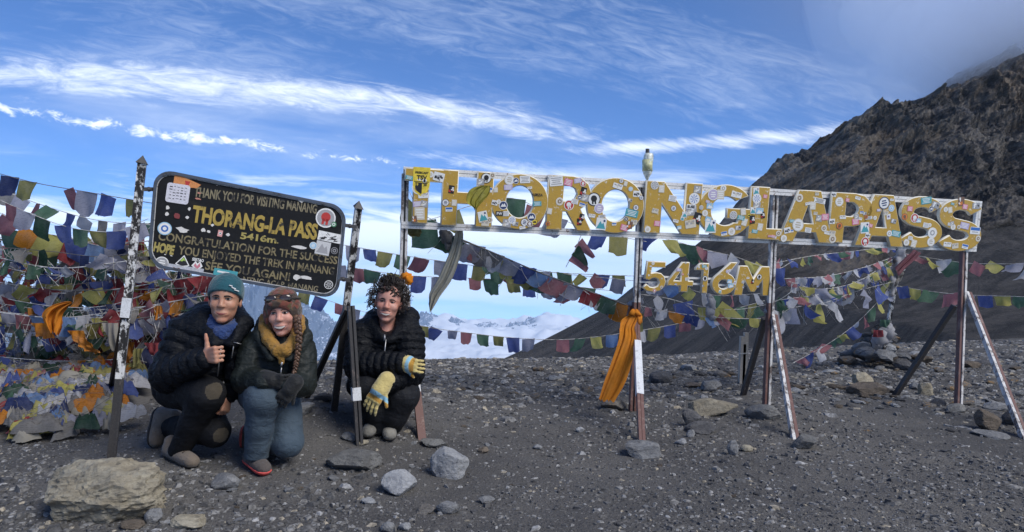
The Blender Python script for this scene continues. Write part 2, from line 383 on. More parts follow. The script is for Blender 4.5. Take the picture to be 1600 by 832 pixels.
def mountain_mat():
    m, t, b, tc = smat('mountain_rock'); o = tc.outputs['Object']
    at = t.new('ShaderNodeAttribute', attribute_name='rock').outputs['Fac']
    mp = t.new('ShaderNodeMapping'); t.l.new(o, mp.inputs[0]); mp.inputs['Rotation'].default_value = (0, radians(32), 0)
    st = t.noise(t.scl(mp.outputs[0], (0.03, 0.06, 0.22)), 1, 8, 0.68, 0.6)
    lg = t.noise(o, 0.018, 5, 0.6); fn = t.noise(o, 0.55, 8, 0.75)
    rock = t.mix(t.step(st, 0.40, 0.62), (0.070, 0.068, 0.070), (0.275, 0.255, 0.235))
    rock = t.mix(t.mul(t.step(lg, 0.5, 0.68), 0.6), rock, (0.255, 0.212, 0.170))
    rock = t.mix(t.step(fn, 0.42, 0.72, 0, 0.5), rock, (0.10, 0.098, 0.10))
    cr = t.new('ShaderNodeAttribute', attribute_name='crag').outputs['Fac']
    vs = t.noise(t.scl(o, (.16, .10, .035)), 1, 7, .66, .8)
    rock = t.mix(t.mul(cr, .85), rock, t.mix(t.step(vs, .40, .62), (0.075, 0.060, 0.052), (0.33, 0.265, 0.205)))
    dv = RW[8]-RW[1]; dv = dv/np.linalg.norm(dv); e2 = np.cross(dv, (0, 0, 1.)); e2 /= np.linalg.norm(e2); e3 = np.cross(dv, e2)
    def dot(v, k):
        q = t.new('ShaderNodeVectorMath', operation='DOT_PRODUCT'); t.l.new(o, q.inputs[0]); q.inputs[1].default_value = tuple(float(c)*k for c in v); return q.outputs['Value']
    sv = t.vec(dot(dv, .016), dot(e2, .20), dot(e3, .26)); ss = t.noise(sv, 1, 7, 0.66, 0.5)
    scree = t.mix(t.step(ss, 0.38, 0.64), (0.034, 0.035, 0.038), (0.080, 0.077, 0.076))
    vc = t.new('ShaderNodeSeparateColor'); t.l.new(t.voro(o, 1.3, out='Color'), vc.inputs[0])
    sp = t.mul(t.step(vc.outputs[0], .93, .97), t.step(t.voro(o, 1.3), .22, .32, 1, 0))
    scree = t.mix(t.mul(sp, .5), scree, (0.20, 0.19, 0.18))
    scree = t.mix(t.step(t.noise(o, 2.2, 5, .7), .45, .8, 0, .5), scree, (0.085, 0.082, 0.08))
    f = t.step(t.add(at, t.mul(t.sub(fn, 0.5), 0.5)), 0.3, 0.7)
    t.l.new(t.mix(f, scree, rock), b.inputs['Base Color']); b.inputs['Roughness'].default_value = 0.95; b.inputs['Specular IOR Level'].default_value = 0.1
    h = t.add(t.mul(st, t.mul(f, 2.2)), t.mul(fn, t.add(0.35, f)))
    t.l.new(t.bump(h, 1.0, 3.5), b.inputs['Normal'])
    return m
tag(link('mountain', mountain_mesh()), kind='structure')

# ---------------- far snow ranges and the sea of cloud ----------------
def snow_mat():
    m, t, b, tc = smat('snow_and_rock'); o = tc.outputs['Object']
    g = t.new('ShaderNodeNewGeometry'); s = t.new('ShaderNodeSeparateXYZ'); t.l.new(g.outputs['Normal'], s.inputs[0])
    n = t.noise(o, 0.0022, 8, 0.62); sz = t.new('ShaderNodeSeparateXYZ'); t.l.new(o, sz.inputs[0])
    f = t.step(t.add(s.outputs[2], t.mul(t.sub(n, .5), 0.9)), 0.55, 0.97)
    t.l.new(t.mix(f, (0.085, 0.105, 0.145), (0.58, 0.62, 0.70)), b.inputs['Base Color']); b.inputs['Roughness'].default_value = 0.9
    b.inputs['Specular IOR Level'].default_value = 0.1
    return m
M_SNOW = snow_mat()
def range_mesh(name, sky, d, base_py, depth, seed, amp):
    w = np.array([P(px, py, d) for px, py in sky]); zb = P(800, base_py, d)[2]
    xs = np.linspace(w[0, 0], w[-1, 0], 620); zr = np.interp(xs, w[:, 0], w[:, 2])
    ts = np.linspace(-1, .3, 150)
    X = np.repeat(xs[None], len(ts), 0); T = np.repeat(ts[:, None], len(xs), 1); Y = d+T*depth
    H = zr[None]-zb
    p = np.stack([X, Y, X*0], -1)/d
    rd = fbm(p*np.array([80, 60, 1]), 7, seed, 0.58, True)
    Z = zb+H*(1-np.abs(T))**0.95
    fade = np.clip(np.abs(T)/0.08, 0.25, 1)*np.clip((1-np.abs(T))/.15, 0, 1)
    Z = Z+rd*amp*H*fade+crest_jag(X, d, seed)*H*.10*np.exp(-(T/.08)**2)
    nx, ny = len(xs), len(ts); i = np.arange(nx*ny).reshape(ny, nx)
    Q = np.stack([i[:-1, :-1], i[:-1, 1:], i[1:, 1:], i[1:, :-1]], -1).reshape(-1, 4)
    return mesh_np(name, np.stack([X, Y, Z], -1).reshape(-1, 3), Q, M_SNOW, False)
def crest_jag(X, d, seed): return fbm(np.stack([X/d*120, X*0, X*0], -1), 4, seed+5, .6, True)
tag(link('snow_mountains', range_mesh('snow_mountains', [(-500,520),(-200,470),(60,500),(200,478),(300,455),(365,468),(392,450),(405,462),(425,441),(437,452),(455,470),(478,484),(505,500),(560,520),(600,525)], 9000, 560, 1700, 61, 0.34)), kind='structure')
tag(link('snow_mountains', range_mesh('snow_mountains', [(560,515),(640,497),(655,492),(675,497),(700,504),(712,500),(730,510),(760,508),(785,514),(800,504),(815,507),(834,500),(850,504),(866,508),(880,504),(900,514),(960,525),(1040,520),(1200,540)], 12000, 548, 1700, 67, 0.28)), kind='structure')
def cloud_mat():
    m, t, b, tc = smat('cloud_tops'); b.inputs['Base Color'].default_value = (0.62, 0.65, 0.70, 1); b.inputs['Roughness'].default_value = 1.0
    b.inputs['Specular IOR Level'].default_value = 0.0
    return m
def cloud_sea():
    # deck of cloud far below the pass, rows spaced by perspective
    ds = np.geomspace(1500, 12500, 260); us = np.linspace(-1.15, 0.9, 560)
    U, D = np.meshgrid(us, ds); X = U*D; Y = D
    p = np.stack([X/1400, Y/1400, X*0], -1)
    big = fbm(p*0.55, 3, 81); puff = fbm(p*2.2, 5, 83, .52)
    bil = 1-np.abs(fbm(p*3.1, 4, 89, .5))*1.6
    g = np.clip((D-2600)/5000, 0.12, 1); Z = -1090+g*(150*np.clip(big, -.4, 1)+170*puff*np.clip(.6+big, .1, 1.3)+70*bil)
    Z = Z+g*42*fbm(p*9, 4, 97)
    nx, ny = len(us), len(ds); i = np.arange(nx*ny).reshape(ny, nx)
    Q = np.stack([i[:-1, :-1], i[:-1, 1:], i[1:, 1:], i[1:, :-1]], -1).reshape(-1, 4)
    return mesh_np('cloud_sea', np.stack([X, Y, Z], -1).reshape(-1, 3), Q, cloud_mat(), True)
tag(link('cloud_sea', cloud_sea()), kind='structure')
# ---------------- lettering helpers ----------------
def curve_mesh(name, splines, extrude, mats, bevel=0.0):
    """filled 2D outlines (holes included) -> mesh with thickness, front towards -Y after placing"""
    cu = bpy.data.curves.new(name, 'CURVE'); cu.dimensions = '2D'; cu.fill_mode = 'BOTH'; cu.extrude = extrude; cu.bevel_depth = bevel; cu.offset = -bevel; cu.bevel_resolution = 0
    for pts in splines:
        sp = cu.splines.new('POLY'); sp.points.add(len(pts)-1); sp.use_cyclic_u = True
        for q, (x, y) in zip(sp.points, pts): q.co = (x, y, 0, 1)
    o = bpy.data.objects.new(name, cu); COL.objects.link(o); dg = bpy.context.evaluated_depsgraph_get()
    me = bpy.data.meshes.new_from_object(o.evaluated_get(dg)); bpy.data.objects.remove(o); bpy.data.curves.remove(cu)
    me.name = name; me.materials.clear()
    for m in (mats if isinstance(mats, (list, tuple)) else [mats]): me.materials.append(m)
    return me
def text_mesh(body, size, extrude, m, offset=0.0, width=None, spacing=1.0):
    cu = bpy.data.curves.new('text', 'FONT'); cu.body = body; cu.size = size; cu.extrude = extrude; cu.offset = offset; cu.space_character = spacing
    cu.resolution_u = 3
    o = bpy.data.objects.new('text', cu); COL.objects.link(o); dg = bpy.context.evaluated_depsgraph_get()
    me = bpy.data.meshes.new_from_object(o.evaluated_get(dg)); bpy.data.objects.remove(o); bpy.data.curves.remove(cu)
    me.materials.clear(); me.materials.append(m); me.name = 'lettering'
    n = len(me.vertices); co = np.zeros(n*3, np.float32); me.vertices.foreach_get('co', co); co = co.reshape(-1, 3)
    co[:, 0] -= co[:, 0].min(); w = co[:, 0].max()
    if width: co[:, 0] *= width/max(w, 1e-6)
    me.vertices.foreach_set('co', co.ravel()); me.update(); return me
class Plane:
    """a flat sign face in the place: origin, right and up vectors (metres), normal towards the viewer"""
    def __init__(s, o, r, u):
        s.o = np.asarray(o, float); s.r = np.asarray(r, float); s.r = s.r/np.linalg.norm(s.r)
        u = np.asarray(u, float); u = u-s.r*np.dot(u, s.r); s.u = u/np.linalg.norm(u); s.n = np.cross(s.r, s.u)
    def uv(s, px, py):
        q = ray(px, py); c = np.array([0, 0, CAMZ]); t = np.dot(s.o-c, s.n)/np.dot(q, s.n); w = c+q*t-s.o
        return np.dot(w, s.r), np.dot(w, s.u)
    def at(s, u, v, w=0.0): return s.o+s.r*u+s.u*v+s.n*w
    def mx(s, u, v, w=0.0, rot=0.0):
        p = s.at(u, v, w); M = Matrix(((s.r[0], s.u[0], s.n[0], p[0]), (s.r[1], s.u[1], s.n[1], p[1]), (s.r[2], s.u[2], s.n[2], p[2]), (0, 0, 0, 1)))
        return M @ Matrix.Rotation(rot, 4, 'Z')
def place(o, M): o.matrix_basis = M; return o

def paint_mat(name, base, chip, amount=0.5, scale=9.0, rough=0.55, metal=0.0, streak=(1, 1, 1), rust=None, lo=0.06, grime=.35):
    m, t, b, tc = smat(name); o = tc.outputs['Object']
    n = t.noise(t.scl(o, streak), scale, 8, 0.72, 0.3); n2 = t.noise(o, scale*3.3, 5, 0.7)
    f = t.step(t.add(t.mul(n, .75), t.mul(n2, .25)), amount-lo, amount+lo)
    c = t.mix(f, base, chip)
    if rust is not None: c = t.mix(t.step(t.noise(o, scale*1.7, 6, .7), .58, .68), c, rust)
    c = t.mix(t.step(t.noise(o, scale*8, 4, .7), .35, .75, 0, grime), c, (0.1, 0.095, 0.09))
    t.l.new(c, b.inputs['Base Color']); b.inputs['Roughness'].default_value = rough; b.inputs['Metallic'].default_value = metal; b.inputs['Specular IOR Level'].default_value = .5 if grime > .2 else .2
    t.l.new(t.bump(t.add(f, t.mul(n2, .6)), .5, .0025), b.inputs['Normal']); return m
M_BAR = paint_mat('white_weathered_paint', (0.72, 0.71, 0.69), (0.20, 0.17, 0.16), 0.62, 11, streak=(1, 1, 1), rust=(0.22, 0.13, 0.09))
M_POST = paint_mat('post_paint_worn', (0.60, 0.59, 0.58), (0.10, 0.075, 0.065), 0.53, 10, streak=(1, 1, .5))
M_RED = paint_mat('red_brown_primer', (0.125, 0.052, 0.042), (0.22, 0.14, 0.115), 0.57, 14, streak=(1, 1, .4))
M_DARKBAR = paint_mat('dark_primer', (0.030, 0.028, 0.030), (0.16, 0.13, 0.12), 0.62, 16, streak=(1, 1, .4))
M_BLACKW = paint_mat('black_post_scratched', (0.022, 0.021, 0.022), (0.62, 0.62, 0.61), 0.515, 20, streak=(1, 1, .45), lo=.03, grime=.12)
M_BLACKB = paint_mat('black_post_low', (0.028, 0.026, 0.026), (0.20, 0.15, 0.13), 0.62, 12, streak=(1, 1, .35))
M_TAPE = paint_mat('white_tape', (0.66, 0.68, 0.70), (0.40, 0.40, 0.41), 0.58, 16)
M_YEL = paint_mat('ochre_letter_paint', (0.47, 0.285, 0.028), (0.70, 0.66, 0.55), 0.60, 15, rust=(0.40, 0.22, 0.04), lo=.04)
M_EDGE = paint_mat('letter_edge_paint', (0.74, 0.70, 0.58), (0.46, 0.31, 0.08), 0.66, 24)
M_BOARD = paint_mat('black_board_paint', (0.007, 0.008, 0.010), (0.024, 0.022, 0.020), 0.62, 7, rough=.7, lo=.08, grime=.04)
M_RIM = paint_mat('blue_grey_rim', (0.045, 0.065, 0.10), (0.012, 0.014, 0.018), 0.56, 10)
M_RIMW = paint_mat('white_edge_line', (0.50, 0.50, 0.50), (0.04, 0.04, 0.05), 0.58, 20)
def fade_mat(name, col, amount, scale=22):
    """painted lettering, partly worn through to the black board"""
    m, t, b, tc = smat(name); o = tc.outputs['Object']
    f = t.step(t.add(t.mul(t.noise(o, scale, 6, .7), .7), t.mul(t.noise(o, scale*.25, 3, .5), .3)), amount-.06, amount+.06)
    t.l.new(t.mix(f, col, (0.016, 0.016, 0.017)), b.inputs['Base Color']); b.inputs['Roughness'].default_value = .7; return m
M_TXT_T = fade_mat('title_gold', (0.36, 0.255, 0.05), 0.56); M_TXT = fade_mat('faded_tan', (0.20, 0.165, 0.085), 0.525)
M_TXT_F = fade_mat('very_faded_tan', (0.21, 0.18, 0.11), 0.53); M_TXT_H = fade_mat('yellow_tan', (0.33, 0.27, 0.08), 0.54)
# flat sticker inks
_ink = {}
def ink(r, g, b):
    k = (r, g, b)
    if k not in _ink: _ink[k] = mat('ink_%d_%d_%d' % (r*99, g*99, b*99), (r, g, b), 0.5, 0.12, 30, 0.15, 90, .001)
    return _ink[k]
I_W, I_B, I_BLUE, I_RED, I_YEL, I_GRN, I_TEAL, I_PINK, I_GREY, I_ORG, I_SKY, I_LIL, I_NAVY, I_BRN = (ink(.68, .68, .66), ink(.015, .015, .017), ink(.03, .13, .42), ink(.42, .035, .03),
    ink(.66, .50, .05), ink(.05, .22, .10), ink(.06, .30, .34), ink(.60, .17, .26), ink(.30, .30, .31), ink(.60, .18, .03), ink(.28, .47, .62), ink(.42, .36, .52), ink(.02, .04, .12), ink(.16, .09, .06))

# ---------------- stickers: thin printed discs, sheets and shields, size 1, laid in local XY ----------------
def _poly(mb, pts, z, m, th=0.012):
    n = len(pts); V = [(x, y, z) for x, y in pts]+[(x, y, z-th) for x, y in pts]
    mb.addm(V, [tuple(range(n))]+[(i, n+i, n+(i+1) % n, (i+1) % n) for i in range(n)], m)
def circ(r, n=20, cx=0, cy=0, sy=1.0, a0=0.0): return [(cx+r*cos(a0+2*pi*i/n), cy+r*sy*sin(a0+2*pi*i/n)) for i in range(n)]
def rect(w, h, cx=0, cy=0): return [(cx-w/2, cy-h/2), (cx+w/2, cy-h/2), (cx+w/2, cy+h/2), (cx-w/2, cy+h/2)]
def rrect(w, h, r, cx=0, cy=0, n=4):
    o = []
    for sx, sy, a in ((1, -1, -pi/2), (1, 1, 0), (-1, 1, pi/2), (-1, -1, pi)):
        for k in range(n+1): o.append((cx+sx*(w/2-r)+r*cos(a+pi/2*k/n), cy+sy*(h/2-r)+r*sin(a+pi/2*k/n)))
    return o
_rs = random.Random(11)
def st_round(c0, c1, c2, kind):
    mb = MB(); mats = [c0, c1, c2]; _poly(mb, circ(.5), 0.02, 0); _poly(mb, circ(.43), .026, 1)
    z = .032
    if kind == 0: _poly(mb, [(-.34, -.16), (-.1, .2), (.02, .05), (.12, .26), (.34, -.16)], z, 2)
    elif kind == 1: _poly(mb, circ(.26), z, 2); _poly(mb, circ(.14), z+.006, 1)
    elif kind == 2:
        for k in range(3): _poly(mb, rect(.5-.12*abs(k-1), .10, 0, .18-.18*k), z, 2)
    elif kind == 3:
        _poly(mb, circ(.24, 12, 0, .05), z, 2); _poly(mb, rect(.12, .3, -.1, -.2), z, 2); _poly(mb, rect(.12, .3, .1, -.2), z, 2)
    elif kind == 4:
        for k in range(8): a = 2*pi*k/8; _poly(mb, [(.05*cos(a+1.5), .05*sin(a+1.5)), (.36*cos(a-.12), .36*sin(a-.12)), (.36*cos(a+.12), .36*sin(a+.12))], z, 2)
    return mb.mesh('sticker', mats)
def st_rect(w, h, c0, c1, c2, kind):
    mb = MB(); mats = [c0, c1, c2]; _poly(mb, rrect(w, h, .04, n=2), .02, 0); z = .027
    if kind == 0:
        for k in range(4): _poly(mb, rect(w*(.78-.2*((k*7) % 3)/2), h*.09, 0, h*(.30-.2*k)), z, 1)
    elif kind == 1: _poly(mb, rect(w*.9, h*.42, 0, h*.22), z, 1); _poly(mb, rect(w*.6, h*.12, 0, -h*.2), z, 2)
    elif kind == 2: _poly(mb, [(-w*.45, -h*.4), (-w*.1, h*.25), (w*.08, -h*.02), (w*.2, h*.15), (w*.45, -h*.4)], z, 1); _poly(mb, circ(h*.1, 10, w*.28, h*.28), z, 2)
    elif kind == 3: _poly(mb, circ(min(w, h)*.3, 12), z, 1); _poly(mb, circ(min(w, h)*.15, 10), z+.006, 2)
    elif kind == 4:
        for k in range(9): _poly(mb, rect(w*_rs.uniform(.1, .3), h*_rs.uniform(.1, .3), w*_rs.uniform(-.34, .34), h*_rs.uniform(-.34, .34)), z+.001*k, 1+k % 2)
    return mb.mesh('sticker', mats)
ROUND = [st_round(I_W, I_NAVY, I_W, 0), st_round(I_W, I_W, I_BLUE, 4), st_round(I_W, I_SKY, I_W, 1), st_round(I_W, I_B, I_W, 2), st_round(I_B, I_W, I_B, 3), st_round(I_W, I_LIL, I_W, 2),
         st_round(I_B, I_YEL, I_B, 0), st_round(I_W, I_RED, I_W, 3), st_round(I_W, I_W, I_GREY, 1), st_round(I_NAVY, I_W, I_NAVY, 2), st_round(I_BRN, I_ORG, I_BRN, 3), st_round(I_W, I_GREY, I_W, 4), st_round(I_W, I_BRN, I_W, 3)]
SHEET = [st_rect(1, .7, I_W, I_GREY, I_B, 0), st_rect(1, .6, I_W, I_BLUE, I_GREY, 1), st_rect(1, .75, I_SKY, I_W, I_YEL, 2), st_rect(.8, 1, I_W, I_LIL, I_B, 3), st_rect(1, .8, I_W, I_B, I_GREY, 4),
         st_rect(1, .55, I_TEAL, I_W, I_W, 0), st_rect(.7, 1, I_B, I_W, I_RED, 4), st_rect(1, .4, I_W, I_B, I_RED, 0), st_rect(1, .7, I_GREY, I_W, I_B, 4), st_rect(1, .8, I_PINK, I_W, I_W, 0), st_rect(.9, 1, I_W, I_TEAL, I_NAVY, 2), st_rect(1, .6, I_LIL, I_W, I_GREY, 0), st_rect(.8, 1, I_BRN, I_ORG, I_W, 4)]

I_CRM, I_DUN = ink(.56, .52, .43), ink(.42, .37, .28)
PALE = [st_rect(1, .7, I_CRM, I_DUN, I_GREY, 4), st_rect(.8, 1, I_CRM, I_W, I_DUN, 0), st_rect(1, .5, I_W, I_CRM, I_GREY, 4), st_round(I_CRM, I_W, I_DUN, 2), st_rect(1, .9, I_GREY, I_CRM, I_W, 4), st_round(I_W, I_CRM, I_BRN, 1)]
def pip(x, y, poly):
    c = False; j = len(poly)-1
    for i in range(len(poly)):
        (xi, yi), (xj, yj) = poly[i], poly[j]
        if (yi > y) != (yj > y) and x < (xj-xi)*(y-yi)/(yj-yi)+xi: c = not c
        j = i
    return c
def edge_d(x, y, polys):
    best = 9.
    for p in polys:
        a = np.array(p); b = np.roll(a, -1, 0); ab = b-a; q = np.array([x, y])-a
        t = np.clip((q*ab).sum(1)/((ab*ab).sum(1)+1e-12), 0, 1); best = min(best, np.sqrt(((q-ab*t[:, None])**2).sum(1)).min())
    return best

# ---------------- the big frame of letters over the pass ----------------
big = thing('letter_sign', 'long white frame on four posts spelling THORONG LA PASS in yellow letters, 5416M below', 'sign')
SO = P(630, 350, 6.6); SR = P(1527, 388, 8.0)-SO
SP = Plane(SO, SR, (0, -0.055, 0.50))
def spx(px, py, w=0.0): u, v = SP.uv(px, py); return SP.at(u, v, w)
uR = SP.uv(1530, 350)[0]; vT = SP.uv(630, 266)[1]; vB = SP.uv(630, 352)[1]; uL = SP.uv(633, 300)[0]
def frame_bar(u0, v0, u1, v1, wd, m, w=0.0):
    mb = MB(); mb.bar(SP.at(u0, v0, w), SP.at(u1, v1, w), wd, .03, SP.u if abs(u1-u0) > abs(v1-v0) else SP.r); return mb
# two angle irons with a dark slot between them make each rail
def rail(name, u0, v0, u1, v1, wd, m, w=-0.03):
    mb = MB(); side = SP.u if abs(u1-u0) > abs(v1-v0) else SP.r
    a, b = SP.at(u0, v0, w), SP.at(u1, v1, w)
    mb.bar(a, b, wd*.46, .035, side, 0, (wd*.265, 0)); mb.bar(a, b, wd*.46, .035, side, 0, (-wd*.265, 0)); mb.bar(a, b, wd*.3, .02, side, 1)
    return mb.build(name, [m, M_DARKBAR], big)
topv = lambda u: vT-0.0*u
rail('top_rail', uL-.02, vT, uR+.02, vT, .062, M_BAR); rail('bottom_rail', uL-.02, vB, uR+.02, vB, .06, M_BAR)
rail('end_bar', uR-.01, vB+.035, uR-.01, vT-.035, .06, M_BAR)
POSTS = [('A', 632, 0, None), ('B', 1003, 988, 642), ('C', 1214, 1197, 637), ('D', 1523, 1497, 637)]
for k, pxu, pxf, pyf in POSTS:
    u = SP.uv(pxu, 330)[0]
    if k == 'A': foot = np.array(SP.at(u, vB-1.30, -.03)); foot = np.array([foot[0]+.02, foot[1], gz(foot[0], foot[1])-.02])
    else: foot = G(pxf, pyf); foot[2] -= .03
    top = SP.at(u+(0 if k != 'D' else -.02), vT-.03 if k in 'AB' else vB+.02 if k == 'D' else vT-.03, -.066)
    ax = foot-top
    mid = top+ax*(0.50 if k != 'D' else .03)
    mb = MB(); mb.bar(top, mid, .022, .05, SP.r, 0, (.02, 0)); mb.bar(top, mid, .022, .05, SP.r, 0, (-.02, 0)); mb.bar(top, mid, .02, .02, SP.r, 1)
    mb.build('post', [M_POST, M_DARKBAR], big)
    mb = MB(); mb.bar(mid, foot, .024, .05, SP.r, 0, (.021, 0)); mb.bar(mid, foot, .024, .05, SP.r, 2, (-.021, 0)); mb.bar(mid, foot, .02, .02, SP.r, 1)
    mb.build('post_foot', [M_POST if k in 'CD' else M_RED, M_DARKBAR, M_RED], big)
def brace(a, b, m, w=.05, name='brace', split=None, m2=None):
    a, b = np.asarray(a, float), np.asarray(b, float)
    mb = MB(); mb.bar(a, b, w*.46, w*.8, SP.r, 0, (w*.26, 0)); mb.bar(a, b, w*.46, w*.8, SP.r, 1, (-w*.26, 0)); mb.bar(a, b, w*.3, w*.3, SP.r, 2)
    return mb.build(name, [m, m2 or m, M_DARKBAR], big)
def below(g, dz=.03): g = np.array(g); g[2] -= dz; return g
fA = below(G(660, 688)); hA = SP.at(SP.uv(634, 455)[0], SP.uv(634, 455)[1], 0.0)
brace(hA, fA, M_POST, .052, m2=M_POST)
for a, b, m, nm in ((.36, .70, M_TAPE, 'tape'), (.70, 1.0, M_RED, 'painted_foot')):
    mb = MB(); mb.bar(hA+(fA-hA)*a, hA+(fA-hA)*b, .062, .052, SP.r); mb.build(nm, m, big)
fB = below(G(1003, 692)); hB = spx(993, 500, .02); brace(hB, fB, M_RED, .055, m2=M_RED)
for a, b, m, nm in ((.20, .64, M_TAPE, 'tape'),):
    mb = MB(); mb.bar(hB+(fB-hB)*a, hB+(fB-hB)*b, .063, .052, SP.r); mb.build(nm, m, big)
gB = below(G(955, 626)); brace(spx(992, 480, -.08), gB, M_RED, .05)
fC = below(G(1243, 686)); brace(spx(1206, 490, .03), fC, M_RED, .06, m2=M_POST)
gC = below(G(1160, 617)); brace(spx(1202, 500, -.08), gC, M_DARKBAR, .055)
fD = below(G(1604, 688)); brace(spx(1510, 458, .02), fD, M_RED, .06, m2=M_POST)
gD = below(G(1396, 618)); brace(spx(1502, 480, -.09), gD, M_DARKBAR, .058)

# letter outlines in a unit box
def ell(rx, ry, n=40, a0=0, a1=2*pi, cx=.5, cy=.5): return [(cx+rx*cos(a0+(a1-a0)*i/(n if a1-a0 >= 2*pi-1e-6 else n-1)), cy+ry*sin(a0+(a1-a0)*i/(n if a1-a0 >= 2*pi-1e-6 else n-1))) for i in range(n)]
def ribbon(ctrl, w, asp):
    """outline of a stroke of width w along a smooth centre line; asp = box width / height"""
    c = np.array(ctrl)*np.array([asp, 1]); pts = []
    c = np.vstack([2*c[0]-c[1], c, 2*c[-1]-c[-2]])
    for i in range(1, len(c)-2):
        for t in np.linspace(0, 1, 8, endpoint=i == len(c)-3):
            a, b, d, e = c[i-1:i+3]; pts.append(.5*((2*b)+(-a+d)*t+(2*a-5*b+4*d-e)*t*t+(-a+3*b-3*d+e)*t**3))
    pts = np.array(pts); tg = np.gradient(pts, axis=0); tg /= np.linalg.norm(tg, axis=1)[:, None]; nr = np.c_[-tg[:, 1], tg[:, 0]]
    o = np.vstack([pts+nr*w/2, (pts-nr*w/2)[::-1]]); return [(x/asp, y) for x, y in o]
S_CTRL = [(.5+.37*cos(radians(q)), .69+.19*sin(radians(q))) for q in (18, 45, 70, 95, 120, 145, 175, 205, 235)]+[(.5, .5)]+[(.5+.38*cos(radians(q)), .305+.192*sin(radians(q))) for q in (55, 25, -5, -35, -60, -85, -110, -135, -160)]
GLYPH = {
 'T': [[(.22, 0), (.62, 0), (.62, .76), (1, .76), (1, 1), (0, 1), (0, .76), (.22, .76)]],
 'H': [[(0, 0), (.31, 0), (.31, .40), (.67, .40), (.67, 0), (1, 0), (1, 1), (.67, 1), (.67, .62), (.31, .62), (.31, 1), (0, 1)]],
 'O': [ell(.5, .5), ell(.235, .285)],
 'R': [[(0, 0), (.36, 0), (.36, .34), (.44, .34), (.70, 0), (1, 0), (1, .05), (.76, .40), (.92, .52), (.98, .70), (.90, .87), (.74, .97), (.55, 1), (0, 1)], [(.36, .54), (.50, .54), (.60, .58), (.65, .68), (.60, .77), (.50, .81), (.36, .81)]],
 'N': [[(0, 0), (.30, 0), (.30, .56), (.68, 0), (1, 0), (1, 1), (.70, 1), (.70, .46), (.32, 1), (0, 1)]],
 'G': [ell(.5, .5, 34, radians(38), radians(325))+[(1, .26), (1, .56), (.52, .56), (.52, .36), (.74, .36), (.72, .29)]+ell(.255, .27, 26, radians(310), radians(46))],
 'L': [[(0, 0), (1, 0), (1, .22), (.55, .22), (.55, 1), (0, 1)]],
 'A': [[(0, 0), (.27, 0), (.34, .19), (.66, .19), (.73, 0), (1, 0), (.70, 1), (.30, 1)], [(.40, .37), (.60, .37), (.50, .74)]],
 'P': [[(0, 0), (.36, 0), (.36, .33), (.56, .33), (.78, .38), (.94, .50), (1, .67), (.94, .84), (.78, .96), (.56, 1), (0, 1)], [(.36, .54), (.52, .54), (.62, .60), (.65, .67), (.62, .75), (.52, .81), (.36, .81)]],
 'S': [ribbon(S_CTRL, .215, .64)],
 '5': [[(.92, 1), (.16, 1), (.10, .42), (.30, .38), (.40, .44), (.52, .46), (.64, .42), (.70, .32), (.64, .20), (.50, .15), (.34, .17), (.20, .26), (.03, .14), (.20, .03), (.48, -.01), (.76, .04), (.94, .20), (.97, .36), (.90, .52), (.76, .62), (.56, .65), (.36, .62), (.38, .80), (.92, .80)]],
 '4': [[(.50, 0), (.80, 0), (.80, .20), (1, .20), (1, .38), (.80, .38), (.80, 1), (.52, 1), (0, .36), (0, .20), (.50, .20)], [(.50, .38), (.50, .70), (.26, .38)]],
 '1': [[(.46, 0), (.80, 0), (.80, 1), (.30, 1), (.05, .84), (.05, .76), (.46, .76)]],
 '6': [[(.72, 1)]+ell(.47, .34, 26, radians(128), radians(420), .5, .34)+[(.66, .66), (.98, 1)], ell(.19, .135, 18, cx=.5, cy=.33)],
 'M': [[(0, 0), (.24, 0), (.27, .50), (.44, .12), (.56, .12), (.73, .50), (.76, 0), (1, 0), (.90, 1), (.68, 1), (.5, .58), (.32, 1), (.10, 1)]],
}
LET = [('T', 633, 691, 262, 351), ('H', 692, 768, 265, 356), ('O', 769, 854, 269, 361), ('R', 857, 922, 273, 362), ('O', 919, 1003, 275, 367), ('N', 1010, 1092, 282, 368), ('G', 1093, 1173, 286, 373),
       ('L', 1174, 1220, 291, 376), ('A', 1222, 1301, 295, 381), ('P', 1300, 1358, 300, 382), ('A', 1342, 1411, 302, 387), ('S', 1412, 1466, 304, 390), ('S', 1472, 1527, 308, 395)]
NUM = [('5', 1005, 1040, 408, 457), ('4', 1045, 1082, 409, 457), ('1', 1086, 1110, 411, 459), ('6', 1113, 1149, 409, 462), ('M', 1149, 1204, 415, 463)]
rl = random.Random(5)
